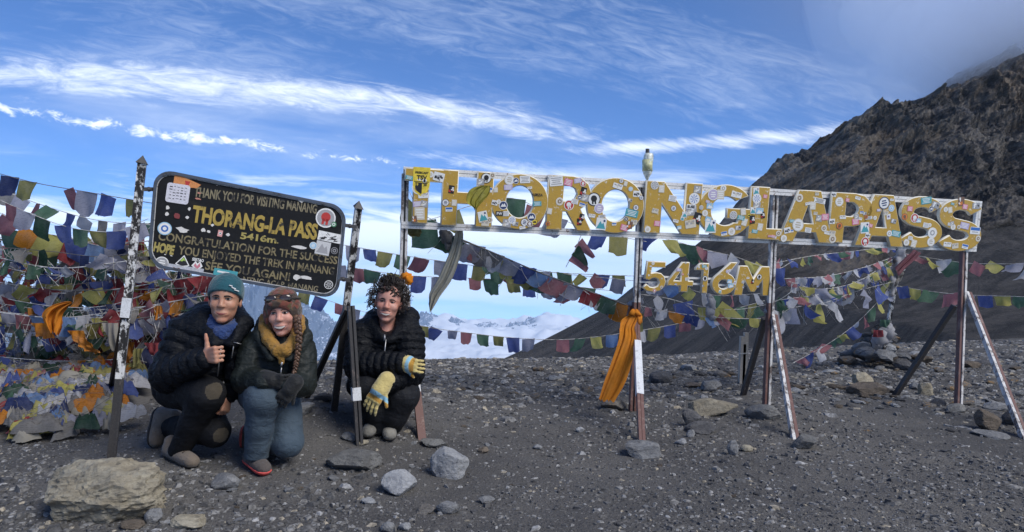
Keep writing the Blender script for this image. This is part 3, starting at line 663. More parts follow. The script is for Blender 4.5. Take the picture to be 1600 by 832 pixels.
def letter(ch, x0, x1, y0, y1, w, thick, nst, ssz, extra=()):
    FP = Plane(SP.o+SP.n*(w+thick/2), SP.r, SP.u); u0, v1 = FP.uv(x0, y0); u1, v0 = FP.uv(x1, y1)
    W_, H_ = u1-u0, v1-v0
    polys = [[(x*W_, y*H_) for x, y in p] for p in GLYPH[ch]]
    me = curve_mesh('letter', polys, thick/2, [M_YEL, M_EDGE], .008)
    nz = np.array([p.normal[2] for p in me.polygons]); me.polygons.foreach_set('material_index', (np.abs(nz) < .95).astype(np.int32)); me.update()
    o = place(link('letter', me, big), SP.mx(u0, v0, w)); o['label'] = ('yellow digit ' if ch in '5416' else 'yellow letter ')+ch+' covered in stickers'
    done = []; tries = 0; z = thick/2+.0085
    while len(done) < nst and tries < 900:
        tries += 1; x, y = rl.uniform(0, W_), rl.uniform(0, H_); s = ssz*rl.choice((.55, .7, .8, .9, 1.0, 1.2, 1.4, 1.6))
        ins = sum(pip(x, y, p) for p in polys) % 2 == 1
        if not ins or edge_d(x, y, polys) < s*.30: continue
        if any((x-a)**2+(y-b)**2 < ((s+c)*.36)**2 for a, b, c in done): continue
        done.append((x, y, s)); rnd = rl.random() < .36
        me2 = rl.choice(ROUND if rnd else SHEET) if rl.random() < .68 else rl.choice(PALE)
        st = link('sticker', me2, o); st.matrix_basis = Matrix.Translation((x, y, z+.00012*len(done))) @ Matrix.Rotation(rl.uniform(-.25, .25), 4, 'Z') @ Matrix.Diagonal((s, s, .05, 1))
    # screws, worn
    return o, W_, H_, z
letters = []
for i, a in enumerate(LET): letters.append(letter(*a, .012, .026, (13, 13, 19, 16, 19, 16, 18, 12, 16, 15, 15, 15, 16)[i], .080))
def print_on(L, body, x, y, size, m, bg=None, width=None, dz=.003, pad=.25):
    o, W_, H_, z = L
    me = text_mesh(body, size, .0003, m, .0016*size/.05, width)
    n = len(me.vertices); co = np.zeros(n*3, np.float32); me.vertices.foreach_get('co', co); co = co.reshape(-1, 3); tw, th = co[:, 0].max(), co[:, 1].max()
    if bg is not None:
        mb = MB(); _poly(mb, rect(tw+size*pad*2, th+size*pad*2, tw/2, th/2), 0, 0, .001); s = link('sticker', mb.mesh('sticker', [bg]), o); s.location = (x*W_, y*H_, z+.003)
    l = link('lettering', me, o); l.location = (x*W_, y*H_, z+.0045)
# writing that can be read on the letters
T0 = letters[0]; o, W_, H_, z = T0
mb = MB(); _poly(mb, [(0, .30), (.11, 0), (.22, .0), (.33, .30), (.33, .62), (0, .62)] and [(-.075, .19), (-.075, .03), (-.05, -.03), (0, -.065), (.05, -.03), (.075, .03), (.075, .19)], 0, 0, .001)
_poly(mb, [(-.055, .055), (-.055, .02), (-.035, -.02), (0, -.045), (0, .055)], .0008, 1, .001); _poly(mb, [(-.066, .066), (.066, .066), (.066, .06), (-.066, .06)], .0008, 1, .001); _poly(mb, [(0, .055), (.055, .055), (.055, .048), (.006, .048), (.006, -.035), (0, -.045)][::-1], .0008, 1, .001)
s = link('sticker', mb.mesh('sticker', [I_YEL, I_B]), o); s.location = (W_*.42, H_*.63, z+.0025)
print_on(T0, 'TSV', .30, .80, .052, I_B, None); print_on(T0, 'FREECAST', .26, .905, .026, I_B, None); print_on(T0, '19', .27, .685, .03, I_YEL); print_on(T0, '20', .47, .685, .03, I_B)
print_on(letters[5], 'SUSE', .745, .52, .036, I_B, I_W); print_on(letters[2], '4.0RZA', .70, .62, .032, I_B, None); print_on(letters[2], 'FW', .11, .25, .034, I_W, I_B)
print_on(letters[7], '2GOODS', .60, .06, .018, I_W, I_PINK)
# 5416M hangs on its own thin rail between two posts
for a in NUM: letter(*a, .012, .026, 6, .036)
mb = MB(); mb.bar(spx(1000, 432, -.02), spx(1208, 440, -.02), .018, .02, SP.u); mb.bar(spx(1000, 441, -.02), spx(1208, 449, -.02), .018, .02, SP.u); mb.build('number_rail', [M_BAR], big)

# ---------------- the black board at the left ----------------
brd = thing('welcome_board', 'black rounded metal board THORANG-LA PASS with faded writing, hung between two scratched black posts', 'sign')
BL = P(230, 418, 4.93); BR_ = P(528, 470, 5.40); BT = P(243, 263, 4.93)
BP = Plane(BL, BR_-BL, BT-BL)
def bu(px, py): return BP.uv(px, py)
cs = [bu(243, 264), bu(541, 324), bu(527, 467), bu(231, 415)]
u0 = (cs[0][0]+cs[3][0])/2; u1 = (cs[1][0]+cs[2][0])/2; v0 = (cs[2][1]+cs[3][1])/2; v1 = (cs[0][1]+cs[1][1])/2
bw, bh = u1-u0, v1-v0
# the board is a slightly skewed sheet: map unit square through its four corners
def bq(s, t):
    a = np.array(cs[3])*(1-s)+np.array(cs[2])*s; b = np.array(cs[0])*(1-s)+np.array(cs[1])*s; return a*(1-t)+b*t
def board_poly(inset, r):
    pts = rrect(bw-2*inset, bh-2*inset, r, n=7); return [tuple(bq(x/bw+.5, y/bh+.5)) for x, y in pts]
o = place(link('panel', curve_mesh('panel', [board_poly(.014, .105)], .010, M_BOARD), brd), BP.mx(0, 0, 0))
o = place(link('rim', curve_mesh('rim', [board_poly(-.004, .118), board_poly(.016, .104)], .022, M_RIM), brd), BP.mx(0, 0, 0))
o = place(link('edge_line', curve_mesh('edge_line', [board_poly(.0165, .103), board_poly(.0215, .099)], .0125, M_RIMW), brd), BP.mx(0, 0, 0))
def btext(body, x0, y0, x1, y1, hpx, m, off=.004, spacing=1.0):
    """line of writing from photo pixel (x0,y0) to (x1,y1) along its base, letters hpx tall"""
    a, b = np.array(bu(x0, y0)), np.array(bu(x1, y1)); d = b-a; L = np.linalg.norm(d); h = abs(bu(x0, y0-hpx)[1]-a[1])
    me = text_mesh(body, h/.70, .0008, m, off, L, spacing)
    place(link('lettering', me, brd), BP.mx(a[0], a[1], .0115, math.atan2(d[1], d[0])))
btext('THANK YOU FOR VISITING MANANG', 303, 307, 494, 334, 15, M_TXT_F, .0025)
btext('THORANG-LA PASS', 299, 346, 494, 374, 25, M_TXT_T, .0062)
btext('5416m.', 375, 373, 436, 381, 10, M_TXT_H, .0022)
btext('CONGRATULATION FOR THE SUCCESS', 247, 375, 526, 413, 13, M_TXT, .0016)
btext('HOPE', 239, 392, 271, 398, 14, M_TXT_H, .0045); btext('YOU ENJOYED THE TREK IN MANANG', 278, 397, 521, 430, 13, M_TXT, .0016)
btext('SEE YOU AGAIN!', 320, 421, 452, 439, 13, M_TXT, .0018)
btext('NTNC-ACAP, MANANG', 379, 441, 496, 456, 9, M_TXT_F, .0012)
btext('Journey Nepal  2023', 338, 289, 402, 297, 4, I_GREY, .0003)
def bst(me, px, py, wpx, rot=0.0, w=.014, sy=1.0):
    u, v = bu(px, py); s = abs(bu(px+wpx/2, py)[0]-bu(px-wpx/2, py)[0])
    o = link('sticker', me, brd); o.matrix_basis = BP.mx(u, v, w, rot) @ Matrix.Diagonal((s, s*sy, .05, 1)); return o
mb = MB(); _poly(mb, rrect(1, .92, .12), .02, 0); r5 = random.Random(2)
for k in range(5):
    for j in range(5): _poly(mb, rect(r5.uniform(.04, .13), r5.uniform(.015, .05), -.32+.16*j, .30-.14*k+r5.uniform(-.02, .02)), .03, 1)
bst(mb.mesh('sticker', [ink(.56, .55, .60), I_B]), 278, 303, 37, .06)
mb = MB(); _poly(mb, [(-.5, .28), (.5, .02), (.38, -.14), (-.5, -.26)], .02, 0); _poly(mb, [(-.1, .06), (.1, .06), (.06, -.12), (-.04, -.15)], .03, 1)
bst(mb.mesh('sticker', [ink(.55, .22, .07), I_RED]), 293, 286, 44, .02, .013)
bst(st_round(I_SKY, I_W, I_BLUE, 1), 257.5, 357.5, 23); bst(st_round(I_W, I_GREY, I_W, 2), 253, 411, 22); bst(st_round(I_W, I_GREY, I_RED, 3), 508.5, 341, 32); bst(st_round(I_B, I_GRN, I_W, 1), 521, 351, 10)
bst(st_round(I_W, I_SKY, I_W, 2), 489, 384, 12); bst(st_round(I_GREY, I_B, I_GREY, 1), 522, 392, 11); bst(st_round(I_W, I_B, I_W, 4), 513, 445, 14)
mb = MB(); _poly(mb, [(-.5, -.25), (0, .5), (.5, -.22), (.2, -.42), (-.2, -.42)], .02, 0); _poly(mb, [(-.40, -.22), (0, .38), (.40, -.20), (0, -.33)], .03, 1); _poly(mb, [(-.22, .02), (0, .33), (.2, .03), (.05, .12), (-.06, .0)], .04, 2)
bst(mb.mesh('sticker', [I_W, I_B, ink(.35, .5, .1)]), 286, 409, 23)
mb = MB(); _poly(mb, [(-.5, -.1), (-.2, .4), (0, .2), (.2, .45), (.5, 0), (.1, -.5)], .02, 0); _poly(mb, [(-.3, -.08), (-.18, .2), (0, -.05), (.2, .28), (.3, -.05), (.06, -.32)], .03, 1)
bst(mb.mesh('sticker', [I_W, ink(.5, .18, .22)]), 308, 415, 18)
btext('SERTAO', 300, 407, 318, 410, 4.5, I_W, .001)
mb = MB(); _poly(mb, rect(1, .19), .02, 0)
for k in range(14): _poly(mb, rect(.06, r5.uniform(.03, .09), -.42+.065*k, -.04+r5.uniform(-.01, .02)), .03, 1+k % 2)
bst(mb.mesh('sticker', [ink(.42, .43, .47), I_BRN, I_GREY]), 289, 421, 60, .02)
mb = MB(); _poly(mb, rect(1, .42), .02, 0); _poly(mb, rect(.5, .08, -.1, .08), .03, 1); bst(mb.mesh('sticker', [I_TEAL, I_W]), 352, 429, 38)
mb = MB(); _poly(mb, rect(1, .40), .02, 0)
for k in range(26): _poly(mb, [(r5.uniform(-.48, .4), -.2+r5.uniform(0, .1)), (r5.uniform(-.4, .45), r5.uniform(-.1, .18)), (r5.uniform(-.3, .48), r5.uniform(-.1, .1))], .03+.001*k, 1+k % 2, .004)
bst(mb.mesh('sticker', [I_W, I_B, I_W]), 515, 371, 38)
mb = MB(); _poly(mb, rect(1, .95), .02, 0); _poly(mb, [(-.4, -.35), (-.1, .3), (.1, 0), (.25, .2), (.4, -.35)], .03, 1); bst(mb.mesh('sticker', [ink(.5, .5, .5), I_GREY]), 504, 388, 23)
bst(st_rect(.7, 1, ink(.6, .3, .28), I_W, I_B, 3), 344, 365, 11); 
# torn paper scraps
scr = [(286, 360, 24, .5), (261, 335, 8, 1), (262, 325, 7, 1.2), (318, 360, 8, 1), (326, 362, 8, .8), (332, 352, 6, 1), (471, 313, 13, .7), (468, 387, 30, .22), (463, 433, 16, .7), (478, 434, 24, .25), (258, 399-1, 4, .5), (296, 327, 7, 1), (293, 340, 8, .8), (356, 367, 7, .8), (268, 400, 5, .5), (311, 302, 9, .4), (310, 311, 11, .4)]
for k, (px, py, w_, sy) in enumerate(scr):
    mb = MB(); n = 9; _poly(mb, [(r5.uniform(.26, .55)*cos(2*pi*i/n), r5.uniform(.26, .55)*sin(2*pi*i/n)) for i in range(n)], .02, 0); o = bst(mb.mesh('paper_scrap', [ink(.6, .58, .55) if k not in (15, 16) else ink(.45, .2, .15)]), px, py, w_, 0, .013, sy); o.name = 'paper_scrap'
mb = MB(); _poly(mb, [(.5*cos(a)*r5.uniform(.6, 1), .5*sin(a)*r5.uniform(.6, 1)) for a in np.linspace(0, 2*pi, 9)[:-1]], .02, 0); bst(mb.mesh('paper_scrap', [ink(.20, .04, .04)]), 277, 338, 13).name = 'paper_scrap'
# posts with pyramid caps
lt, lf = P(222, 256, 4.83), P(172, 724, 4.80); lf[2] -= .05
rt, rf = P(560, 325, 5.50), G(521, 641); rf[2] -= .04
def bpost(a, b, w, split):
    mid = a+(b-a)*split; ax = (a-b)/np.linalg.norm(a-b)
    for p, q, m, nm in ((a, mid, M_BLACKW, 'post'), (mid, b, M_BLACKB, 'post_foot')):
        mb = MB(); mb.bar(p, q, w*.92, w*.92, BP.r); mb.bar(p, q, w*.30, w*1.05, BP.r, 0, (w*.36, 0)); mb.bar(p, q, w*.30, w*1.05, BP.r, 0, (-w*.36, 0)); mb.build(nm, m, brd)
    mb = MB(); r_ = BP.r*w*.72; u_ = np.cross(ax, BP.r)*w*.72
    V = [a+r_+u_, a-r_+u_, a-r_-u_, a+r_-u_]; mb.addm(V+[a+ax*w*1.1], [(0, 3, 2, 1), (0, 1, 4), (1, 2, 4), (2, 3, 4), (3, 0, 4)]); mb.build('post_cap', M_BLACKB, brd)
bpost(lt, lf, .050, .70); bpost(rt, rf, .050, .45)
mb = MB(); mb.bar(P(199, 466, 4.795), P(195, 496, 4.795), .055, .055, BP.r); mb.build('tape', M_TAPE, brd)
def bbrace(a, b, m, w=.046, nm='brace'):
    mb = MB(); mb.bar(a, b, w*.4, w, BP.r, 0, (w*.3, 0)); mb.bar(a, b, w*.4, w, BP.r, 0, (-w*.3, 0)); mb.bar(a, b, w*.3, w*.3, BP.r); return mb.build(nm, m, brd)
bbrace(P(206, 430, 4.86), below(G(170, 622)), M_BLACKB); 
bh2, bf2 = P(548, 478, 5.44), below(G(562, 696))
bbrace(bh2, bf2, M_BLACKB, .05)
mb = MB(); mb.bar(bh2+(bf2-bh2)*.57, bh2+(bf2-bh2)*.66, .062, .058, BP.r); mb.build('tape', M_TAPE, brd)
bbrace(P(543, 482, 5.56), below(G(477, 619)), M_BLACKB)
for a, b in ((P(222, 296, 4.86), BP.at(*bu(243, 296), -.01)), (P(206, 470-65, 4.86), BP.at(*bu(234, 404), -.01)), (BP.at(*bu(536, 352), -.01), P(557, 355, 5.5)), (BP.at(*bu(526, 435), -.01), P(546, 438, 5.52))):
    mb = MB(); mb.bar(a, b, .026, .012, (0, 0, 1)); mb.sphere((a+b)/2, .017, 8, 6); mb.build('bracket', M_DARKBAR, brd)
# ---------------- prayer flags ----------------
def cloth_mat(name, col, trans=0.48, var=0.2, printed=True, worn=0.25):
    m, t, b, tc = smat(name); o = tc.outputs['Object']; uv = tc.outputs['UV']
    oi = t.new('ShaderNodeObjectInfo').outputs['Random']
    off = t.vec(t.mul(oi, 40), t.mul(oi, 23), 0)
    va = t.new('ShaderNodeVectorMath', operation='ADD'); t.l.new(o, va.inputs[0]); t.l.new(off, va.inputs[1]); o2 = va.outputs[0]
    n = t.noise(o2, 9, 5, .65); g = t.noise(o2, 45, 4, .7)
    pale = tuple(.55*c+.45*.36 for c in col)
    c = t.mix(t.step(n, .35, .75, 0, worn*2.4), col, pale)
    c = t.mix(t.step(oi, 0.0, 1.0, 0, .45), c, tuple(q*.62+.02 for q in col))
    if printed:   # rows of block-printed lines
        wv = t.new('ShaderNodeTexWave', wave_type='BANDS', bands_direction='Z'); t.l.new(o, wv.inputs[0]); wv.inputs['Scale'].default_value = 22; wv.inputs['Distortion'].default_value = 1.5; wv.inputs['Detail'].default_value = 2
        f = t.mul(t.step(wv.outputs[1], .55, .75), t.step(t.noise(o2, 55, 3, .6), .45, .6)); c = t.mix(t.mul(f, .38), c, tuple(q*.35 for q in col))
    hs = t.mix(t.step(g, .3, .8, 0, .3), c, tuple(q*.5 for q in col))
    t.l.new(hs, b.inputs['Base Color']); b.inputs['Roughness'].default_value = .9; b.inputs['Specular IOR Level'].default_value = .15
    t.l.new(t.bump(t.add(n, t.mul(g, .4)), .5, .006), b.inputs['Normal'])
    tr = t.new('ShaderNodeBsdfTranslucent'); t.l.new(hs, tr.inputs['Color']); mx = t.new('ShaderNodeMixShader'); mx.inputs[0].default_value = trans
    t.l.new(b.outputs[0], mx.inputs[1]); t.l.new(tr.outputs[0], mx.inputs[2]); t.l.new(mx.outputs[0], t.n['Material Output'].inputs[0])
    return m
CL = {'b': cloth_mat('flag_blue', (.085, .125, .36)), 'w': cloth_mat('flag_white', (.60, .60, .63)), 'r': cloth_mat('flag_red', (.34, .055, .062)), 'g': cloth_mat('flag_green', (.095, .190, .125)),
      'y': cloth_mat('flag_yellow', (.53, .49, .15)), 'o': cloth_mat('flag_orange', (.66, .25, .03)), 'm': cloth_mat('flag_maroon', (.36, .15, .17)), 'l': cloth_mat('flag_lilac', (.37, .38, .47)),
      'n': cloth_mat('flag_navy', (.042, .060, .165)), 'd': cloth_mat('flag_dark_green', (.032, .085, .052)), 'k': cloth_mat('flag_olive', (.31, .29, .105)), 's': cloth_mat('flag_sky', (.19, .31, .56)),
      'x': cloth_mat('flag_grey', (.27, .26, .25)), 'p': cloth_mat('flag_pink', (.48, .20, .22)), 'c': cloth_mat('flag_cream', (.48, .45, .38), printed=False)}
CNAME = {'b': 'blue', 'w': 'white', 'r': 'red', 'g': 'green', 'y': 'yellow', 'o': 'orange', 'm': 'maroon', 'l': 'lilac', 'n': 'navy', 'd': 'dark green', 'k': 'olive', 's': 'sky blue', 'x': 'grey', 'p': 'pink', 'c': 'cream'}
M_CORD = mat('flag_cord', (.42, .41, .39), .9, .3, 20)
M_CORDD = mat('flag_cord_dark', (.16, .15, .14), .9, .3, 20)
rf_ = random.Random(77)
def flag_mesh(w, h, nu=5, nv=5, rng=rf_, curl=1.0, wind=0.0, gather=0.0, ragged=1.0):
    """a cotton square hung by its top edge: local X along the string, -Z down, waves in Y, frayed lower hem"""
    a, b_, c = rng.uniform(0, 6.3), rng.uniform(0, 6.3), rng.uniform(-1, 1); V = []; sw = rng.gauss(0, .22)*curl+wind; lift = rng.uniform(-.25, .45)*curl
    taper = rng.uniform(-.22, .08)
    cornl, cornr = rng.uniform(0, .28)*ragged, rng.uniform(0, .28)*ragged
    for j in range(nv+1):
        t = j/nv
        for i in range(nu+1):
            s = i/nu-.5
            x = s*w*(1+taper*t)*(1-gather*t)+sw*h*t*(.4+.6*t)
            y = (.11*w*sin(s*5.5+a+t*1.8)+.07*w*sin(s*9+b_-t*2.5))*(.2+.8*t)*curl+lift*h*t*t*.6
            hem = 0 if j < nv else (rng.uniform(-.05, .05)*ragged)*h+(cornl*(max(0, -s-.1)*2)**2+cornr*(max(0, s-.1)*2)**2)*h
            z = -t*h*(1-.12*abs(lift))+hem-.04*h*(1-abs(2*s))*(1-t)*0
            V.append((x, y, z))
    i = np.arange((nu+1)*(nv+1)).reshape(nv+1, nu+1)
    Q = np.stack([i[:-1, :-1], i[1:, :-1], i[1:, 1:], i[:-1, 1:]], -1).reshape(-1, 4)
    return V, Q
def smooth_path(pts, n):
    c = np.array(pts, float); c = np.vstack([2*c[0]-c[1], c, 2*c[-1]-c[-2]]); o = []
    seg = len(c)-3; per = max(2, n//seg)
    for i in range(1, len(c)-2):
        for t in np.linspace(0, 1, per, endpoint=i == len(c)-3):
            a, b, d, e = c[i-1:i+3]; o.append(.5*((2*b)+(-a+d)*t+(2*a-5*b+4*d-e)*t*t+(-a+3*b-3*d+e)*t**3))
    return np.array(o)
def flag_string(pix, d0, d1, size_px, colors, label, gap=.12, skip=0.0, start=0.0, end=1.0, wind=0.0, curl=1.0, gather=0.0, aspect=1.0, group=None, cord=.0035, cordm=None, rng=rf_, tatter=0.0, mess=.35, faded=False, ragged=1.0, name='prayer_flag_string'):
    """cord through photo pixels (d0..d1 metres away) with flags of about size_px hung along it"""
    pts = smooth_path(pix, 40); ln = np.r_[0, np.cumsum(np.linalg.norm(np.diff(pts, axis=0), axis=1))]; tt = ln/ln[-1]
    W3 = np.array([P(p[0], p[1], d0+(d1-d0)*t) for p, t in zip(pts, tt)])
    base = W3[len(W3)//2]*1.0; L3 = W3-base
    root = thing(name, label, 'prayer flags', group, tuple(base))
    mb = MB(); mb.tube(list(L3), cord, 5); mb.build('cord', cordm or M_CORD, root)
    S = np.r_[0, np.cumsum(np.linalg.norm(np.diff(L3, axis=0), axis=1))]; tot = S[-1]
    dm = (d0+d1)/2; w = size_px*dm/F; pos = start*tot+w*.6; k = 0; seen = []
    while pos < end*tot-w*.4:
        sz = w*rng.uniform(.85, 1.12); p = np.array([np.interp(pos, S, L3[:, q]) for q in range(3)]); q0 = np.array([np.interp(pos-sz/2, S, L3[:, q]) for q in range(3)]); q1 = np.array([np.interp(pos+sz/2, S, L3[:, q]) for q in range(3)])
        tg = q1-q0; tg /= np.linalg.norm(tg)+1e-9
        cch = colors[k % len(colors)]; k += 1
        if faded: cch = {'r': 'p', 'k': 'y', 'n': 'b'}.get(cch, cch)
        if cch != '.' and rng.random() >= skip:
            V, Q = flag_mesh(sz, sz*aspect*rng.uniform(.88, 1.12), rng=rng, curl=curl, wind=wind, gather=gather, ragged=ragged)
            o = link('flag', mesh_np('flag', np.array(V), Q, CL[cch], True), root); seen.append(CNAME[cch].replace(' ', '-'))
            X = tg; Yv = np.cross((0, 0, 1.), X); Yv = Yv/(np.linalg.norm(Yv)+1e-9); Z = np.cross(X, Yv); Z = .55*Z+.45*np.array([0, 0, 1.]); Z /= np.linalg.norm(Z); 
            o.matrix_basis = Matrix(((X[0], Yv[0], Z[0], p[0]), (X[1], Yv[1], Z[1], p[1]), (X[2], Yv[2], Z[2], p[2]), (0, 0, 0, 1))) @ Matrix.Rotation(rng.gauss(0, .30*mess), 4, 'Y') @ Matrix.Rotation(rng.gauss(0, .55*mess), 4, 'Z') @ Matrix.Rotation(rng.gauss(0, .45*mess), 4, 'X')
        pos += sz*(1+gap*rng.uniform(.5, 1.6))
    if tatter:
        mb = MB()
        for q in range(int(tatter*tot/.06)):
            a = rng.uniform(0, tot); p = np.array([np.interp(a, S, L3[:, e]) for e in range(3)]); l = rng.uniform(.04, .26); dx = rng.uniform(-.17, .17)
            mb.tube([p, p+(dx*.4, rng.uniform(-.02, .02), -l*.5), p+(dx, rng.uniform(-.03, .03), -l)], rng.uniform(.001, .0028), 3, caps=False)
        if mb.V: tag(mb.build('threads', M_CORD, root), kind='stuff')
    if '%s' in label: root['label'] = label % ', '.join(seen[1:6])
    return root
GSKY = 'prayer flag strings crossing the sky'; 
# strings behind the signs, left and middle
flag_string([(0,272),(60,287),(140,301),(215,314),(246,319)], 6.6, 6.2, 33, 'nk.mlbk', 'sparse torn flag string highest at the left edge, ending at the tall black post', gap=.16, cordm=M_CORDD, group=GSKY)
flag_string([(470,372),(548,385),(640,401),(780,420),(900,428),(1000,432)], 7.6, 8.2, 24, 'gmlbkgmlbkgmlgk.bkgmb', 'flag string from the board to second post, upper of the two long parallel lines', gap=.22, group=GSKY)
flag_string([(475,408),(560,420),(640,431),(780,437),(880,446),(958,455)], 7.9, 8.4, 24, 'blmgkbl.mgkblmgkb', 'flag string from the board to second post, lower of the two long parallel lines', gap=.3, group=GSKY)
flag_string([(465,452),(500,465),(560,485),(650,508),(720,519),(800,528),(880,531),(960,523),(1050,508),(1120,491),(1195,470)], 8.4, 9.6, 19, 'kbmllmgkblmgkbl.pgyslw', 'lowest flag string sagging near the cloud line behind the smiling man', gap=.3, group=GSKY)
flag_string([(690,362),(770,395),(840,425),(920,455),(1000,485)], 7.2, 7.6, 36, 'dlxlbsmlrgox', 'thick diagonal bundle of old dark flags from letter H down to second post', gap=-.15, aspect=.8, cord=.008, cordm=M_CORDD, tatter=.9, group=GSKY)
flag_string([(700,366),(770,398),(850,436),(935,462),(1005,492)], 7.25, 7.65, 31, 'wmwykgl.wlkwr', 'pale ragged flags layered under the thick diagonal bundle', gap=.05, aspect=.95, cord=.004, tatter=.5, ragged=2, group=GSKY)
flag_string([(640,352),(690,338),(735,322),(800,310),(870,340),(930,362),(1010,378)], 7.0, 7.9, 36, 'gk..gml.bk.gm', 'flag string threaded behind letters O R O with maroon flag seen inside the O', gap=.1, group=GSKY)
flag_string([(640,300),(655,330),(690,352)], 6.9, 6.95, 38, 'kk', 'short olive flag string tied behind the letter T', gap=.1, group=GSKY)
flag_string([(908,368),(898,392),(884,418)], 7.4, 7.4, 20, 'pd', 'twisted pink and green flag strip hanging below second letter O', gap=-.4, gather=.6, aspect=1.6, group=GSKY)
# between second post and mast on the cairn
flag_string([(1003,366),(1050,376),(1100,390),(1150,402),(1208,421),(1240,408)], 8.0, 8.6, 29, 'bkgmlwky', 'flag string sagging between second and third posts just above number 5416M', gap=.04, wind=.2, mess=1.0, faded=True, curl=1.5, group=GSKY)
flag_string([(1000,460),(1040,466),(1090,478),(1150,484),(1210,472),(1245,450)], 7.6, 8.4, 48, 'wbykgdr', 'string of large blue and green flags hanging directly below number 5416M', gap=.02, aspect=.55, tatter=.5, mess=1.0, faded=True, curl=1.5, group=GSKY)
flag_string([(1000,478),(1060,490),(1130,497),(1200,497),(1236,482)], 7.5, 8.2, 26, 'rwobsrgybw', 'string of small flags below the large ones between second and third posts', gap=.08, aspect=.6, tatter=.6, mess=1.0, faded=True, curl=1.5, group=GSKY)
flag_string([(1404,383),(1340,392),(1270,400),(1208,412)], 10.8, 8.6, 18, 'bwpgy.bwrg', 'flag string nearest under letters A P, from mast to third post', gap=.2, aspect=.7, wind=-.3, mess=1.0, faded=True, curl=1.5, group=GSKY)
flag_string([(1406,398),(1350,418),(1290,432),(1225,436)], 10.8, 8.5, 19, 'wmgwpwlbw', 'second flag string below letters A P, mostly pale flags', gap=.05, aspect=.8, tatter=.8, wind=-.2, mess=1.0, faded=True, curl=1.5, group=GSKY)
flag_string([(1400,402),(1340,440),(1280,452),(1232,440)], 10.7, 8.5, 19, 'xybwywl', 'third flag string below letters A P with yellow and white flags', gap=.15, aspect=.8, tatter=.8, mess=1.0, faded=True, curl=1.5, group=GSKY)
flag_string([(1398,440),(1340,455),(1290,473),(1240,481),(1206,494)], 10.6, 8.0, 44, 'kblwlw', 'string of large white gauze flags tied to third post brace', gap=.05, aspect=.6, tatter=.5, mess=1.0, faded=True, curl=1.5, group=GSKY)
flag_string([(1410,396),(1470,406),(1520,412),(1600,413),(1680,416)], 10.8, 9.6, 23, 'mywgrklw..ygykb', 'upper flag string running from mast past last post to right edge', gap=.08, wind=-.25, mess=1.0, faded=True, curl=1.5, group=GSKY)
flag_string([(1396,446),(1450,455),(1510,461),(1600,464),(1680,466)], 10.7, 9.6, 21, 'bygrlbygmwbyg', 'lower flag string running from mast past last post to right edge', gap=.12, wind=-.2, mess=1.0, faded=True, curl=1.5, group=GSKY)
flag_string([(1388,452),(1362,482),(1330,512),(1290,540),(1238,568)], 10.6, 10.0, 16, 'lygmwbygrwbr', 'flag string slanting from mast down to the stones left of the cairn', gap=.12, aspect=1.15, mess=1.0, faded=True, curl=1.5, group=GSKY)

flag_string([(1402,412),(1350,436),(1290,458),(1212,470)], 10.7, 8.3, 17, 'wlypwbgw', 'fine string of small pale flags between mast and third post, lowest but one', gap=.1, tatter=.5, mess=1.0, curl=1.5, faded=True, group=GSKY)
flag_string([(1005,440),(1060,448),(1120,462),(1200,458)], 7.9, 8.4, 20, 'wlsywgpw', 'string of small pale flags just behind the number 5416M', gap=.2, mess=1.0, curl=1.5, faded=True, group=GSKY)
flag_string([(700,372),(760,402),(850,424),(960,436),(1000,440)], 7.5, 7.9, 22, 'lmgkblgym', 'thin flag string leaving the diagonal bundle and levelling out to second post', gap=.3, mess=.8, group=GSKY)
# ---------------- dense tangle left of the board ----------------
GT = 'prayer flag strings in the dense tangle'
TL = 'flag string in the tangle at left running %s'
rt_ = random.Random(8)
flag_string([(0,313),(45,333),(110,356),(180,362),(232,342)], 7.0, 7.0, 30, 'mldbgkbl.rg', 'maroon, blue and green flag string sagging second from the top left', gap=.02, rng=rt_, group=GT)
flag_string([(0,333),(50,360),(110,372),(165,385),(225,372)], 7.2, 7.2, 34, 'poybslbw', 'string of large pink, ochre and blue flags under the second sagging string', gap=.02, rng=rt_, group=GT)
flag_string([(0,350),(30,364),(75,378),(125,392),(215,368),(245,345)], 7.3, 7.3, 32, 'gkgxdyrdg', 'green and olive flag string third from the top left', gap=.02, rng=rt_, group=GT)
flag_string([(0,296),(70,322),(150,344),(240,352)], 7.5, 7.0, 24, 'xlmgbw', 'small pale flag string between the first and second sagging strings at top left', gap=.35, mess=.8, rng=rt_, group=GT)
flag_string([(0,388),(70,384),(150,372),(230,350),(300,330)], 7.4, 7.8, 26, 'grmywlbg', 'flag string rising to the right behind the tall post towards the board', gap=.1, mess=.8, rng=rt_, group=GT)
SEQ = ['brgyw', 'nodkr', 'wrbgy', 'dlrxm', 'xwbrg', 'bnrgk', 'wlkrb', 'rlgoy', 'wxlms']
for k in range(42):
    y0 = 370+k*4.6+rt_.uniform(-4, 4); ye = 380+k*4.2+rt_.uniform(-10, 10)
    d0 = 7.0+rt_.uniform(-.3, 1.1); sq = list(rt_.choice(SEQ)+rt_.choice(SEQ)+rt_.choice(SEQ)); rt_.shuffle(sq)
    sag = rt_.uniform(8, 26); tilt = rt_.uniform(-12, 14)
    flag_string([(-20, y0), (80, y0+sag*.8-tilt*.2), (170, (y0+ye)/2+sag*.5), (300+rt_.uniform(-40, 60), ye-tilt-10)], d0+.4, d0, rt_.uniform(23, 31), sq, TL, gap=rt_.uniform(-.05, .3), skip=.10, rng=rt_, tatter=.8, mess=1.2, curl=1.6, gather=.2, wind=rt_.uniform(-.2, .2), group=GT, cord=rt_.uniform(.003, .006), cordm=rt_.choice([M_CORD, M_CORD, M_CORDD]))
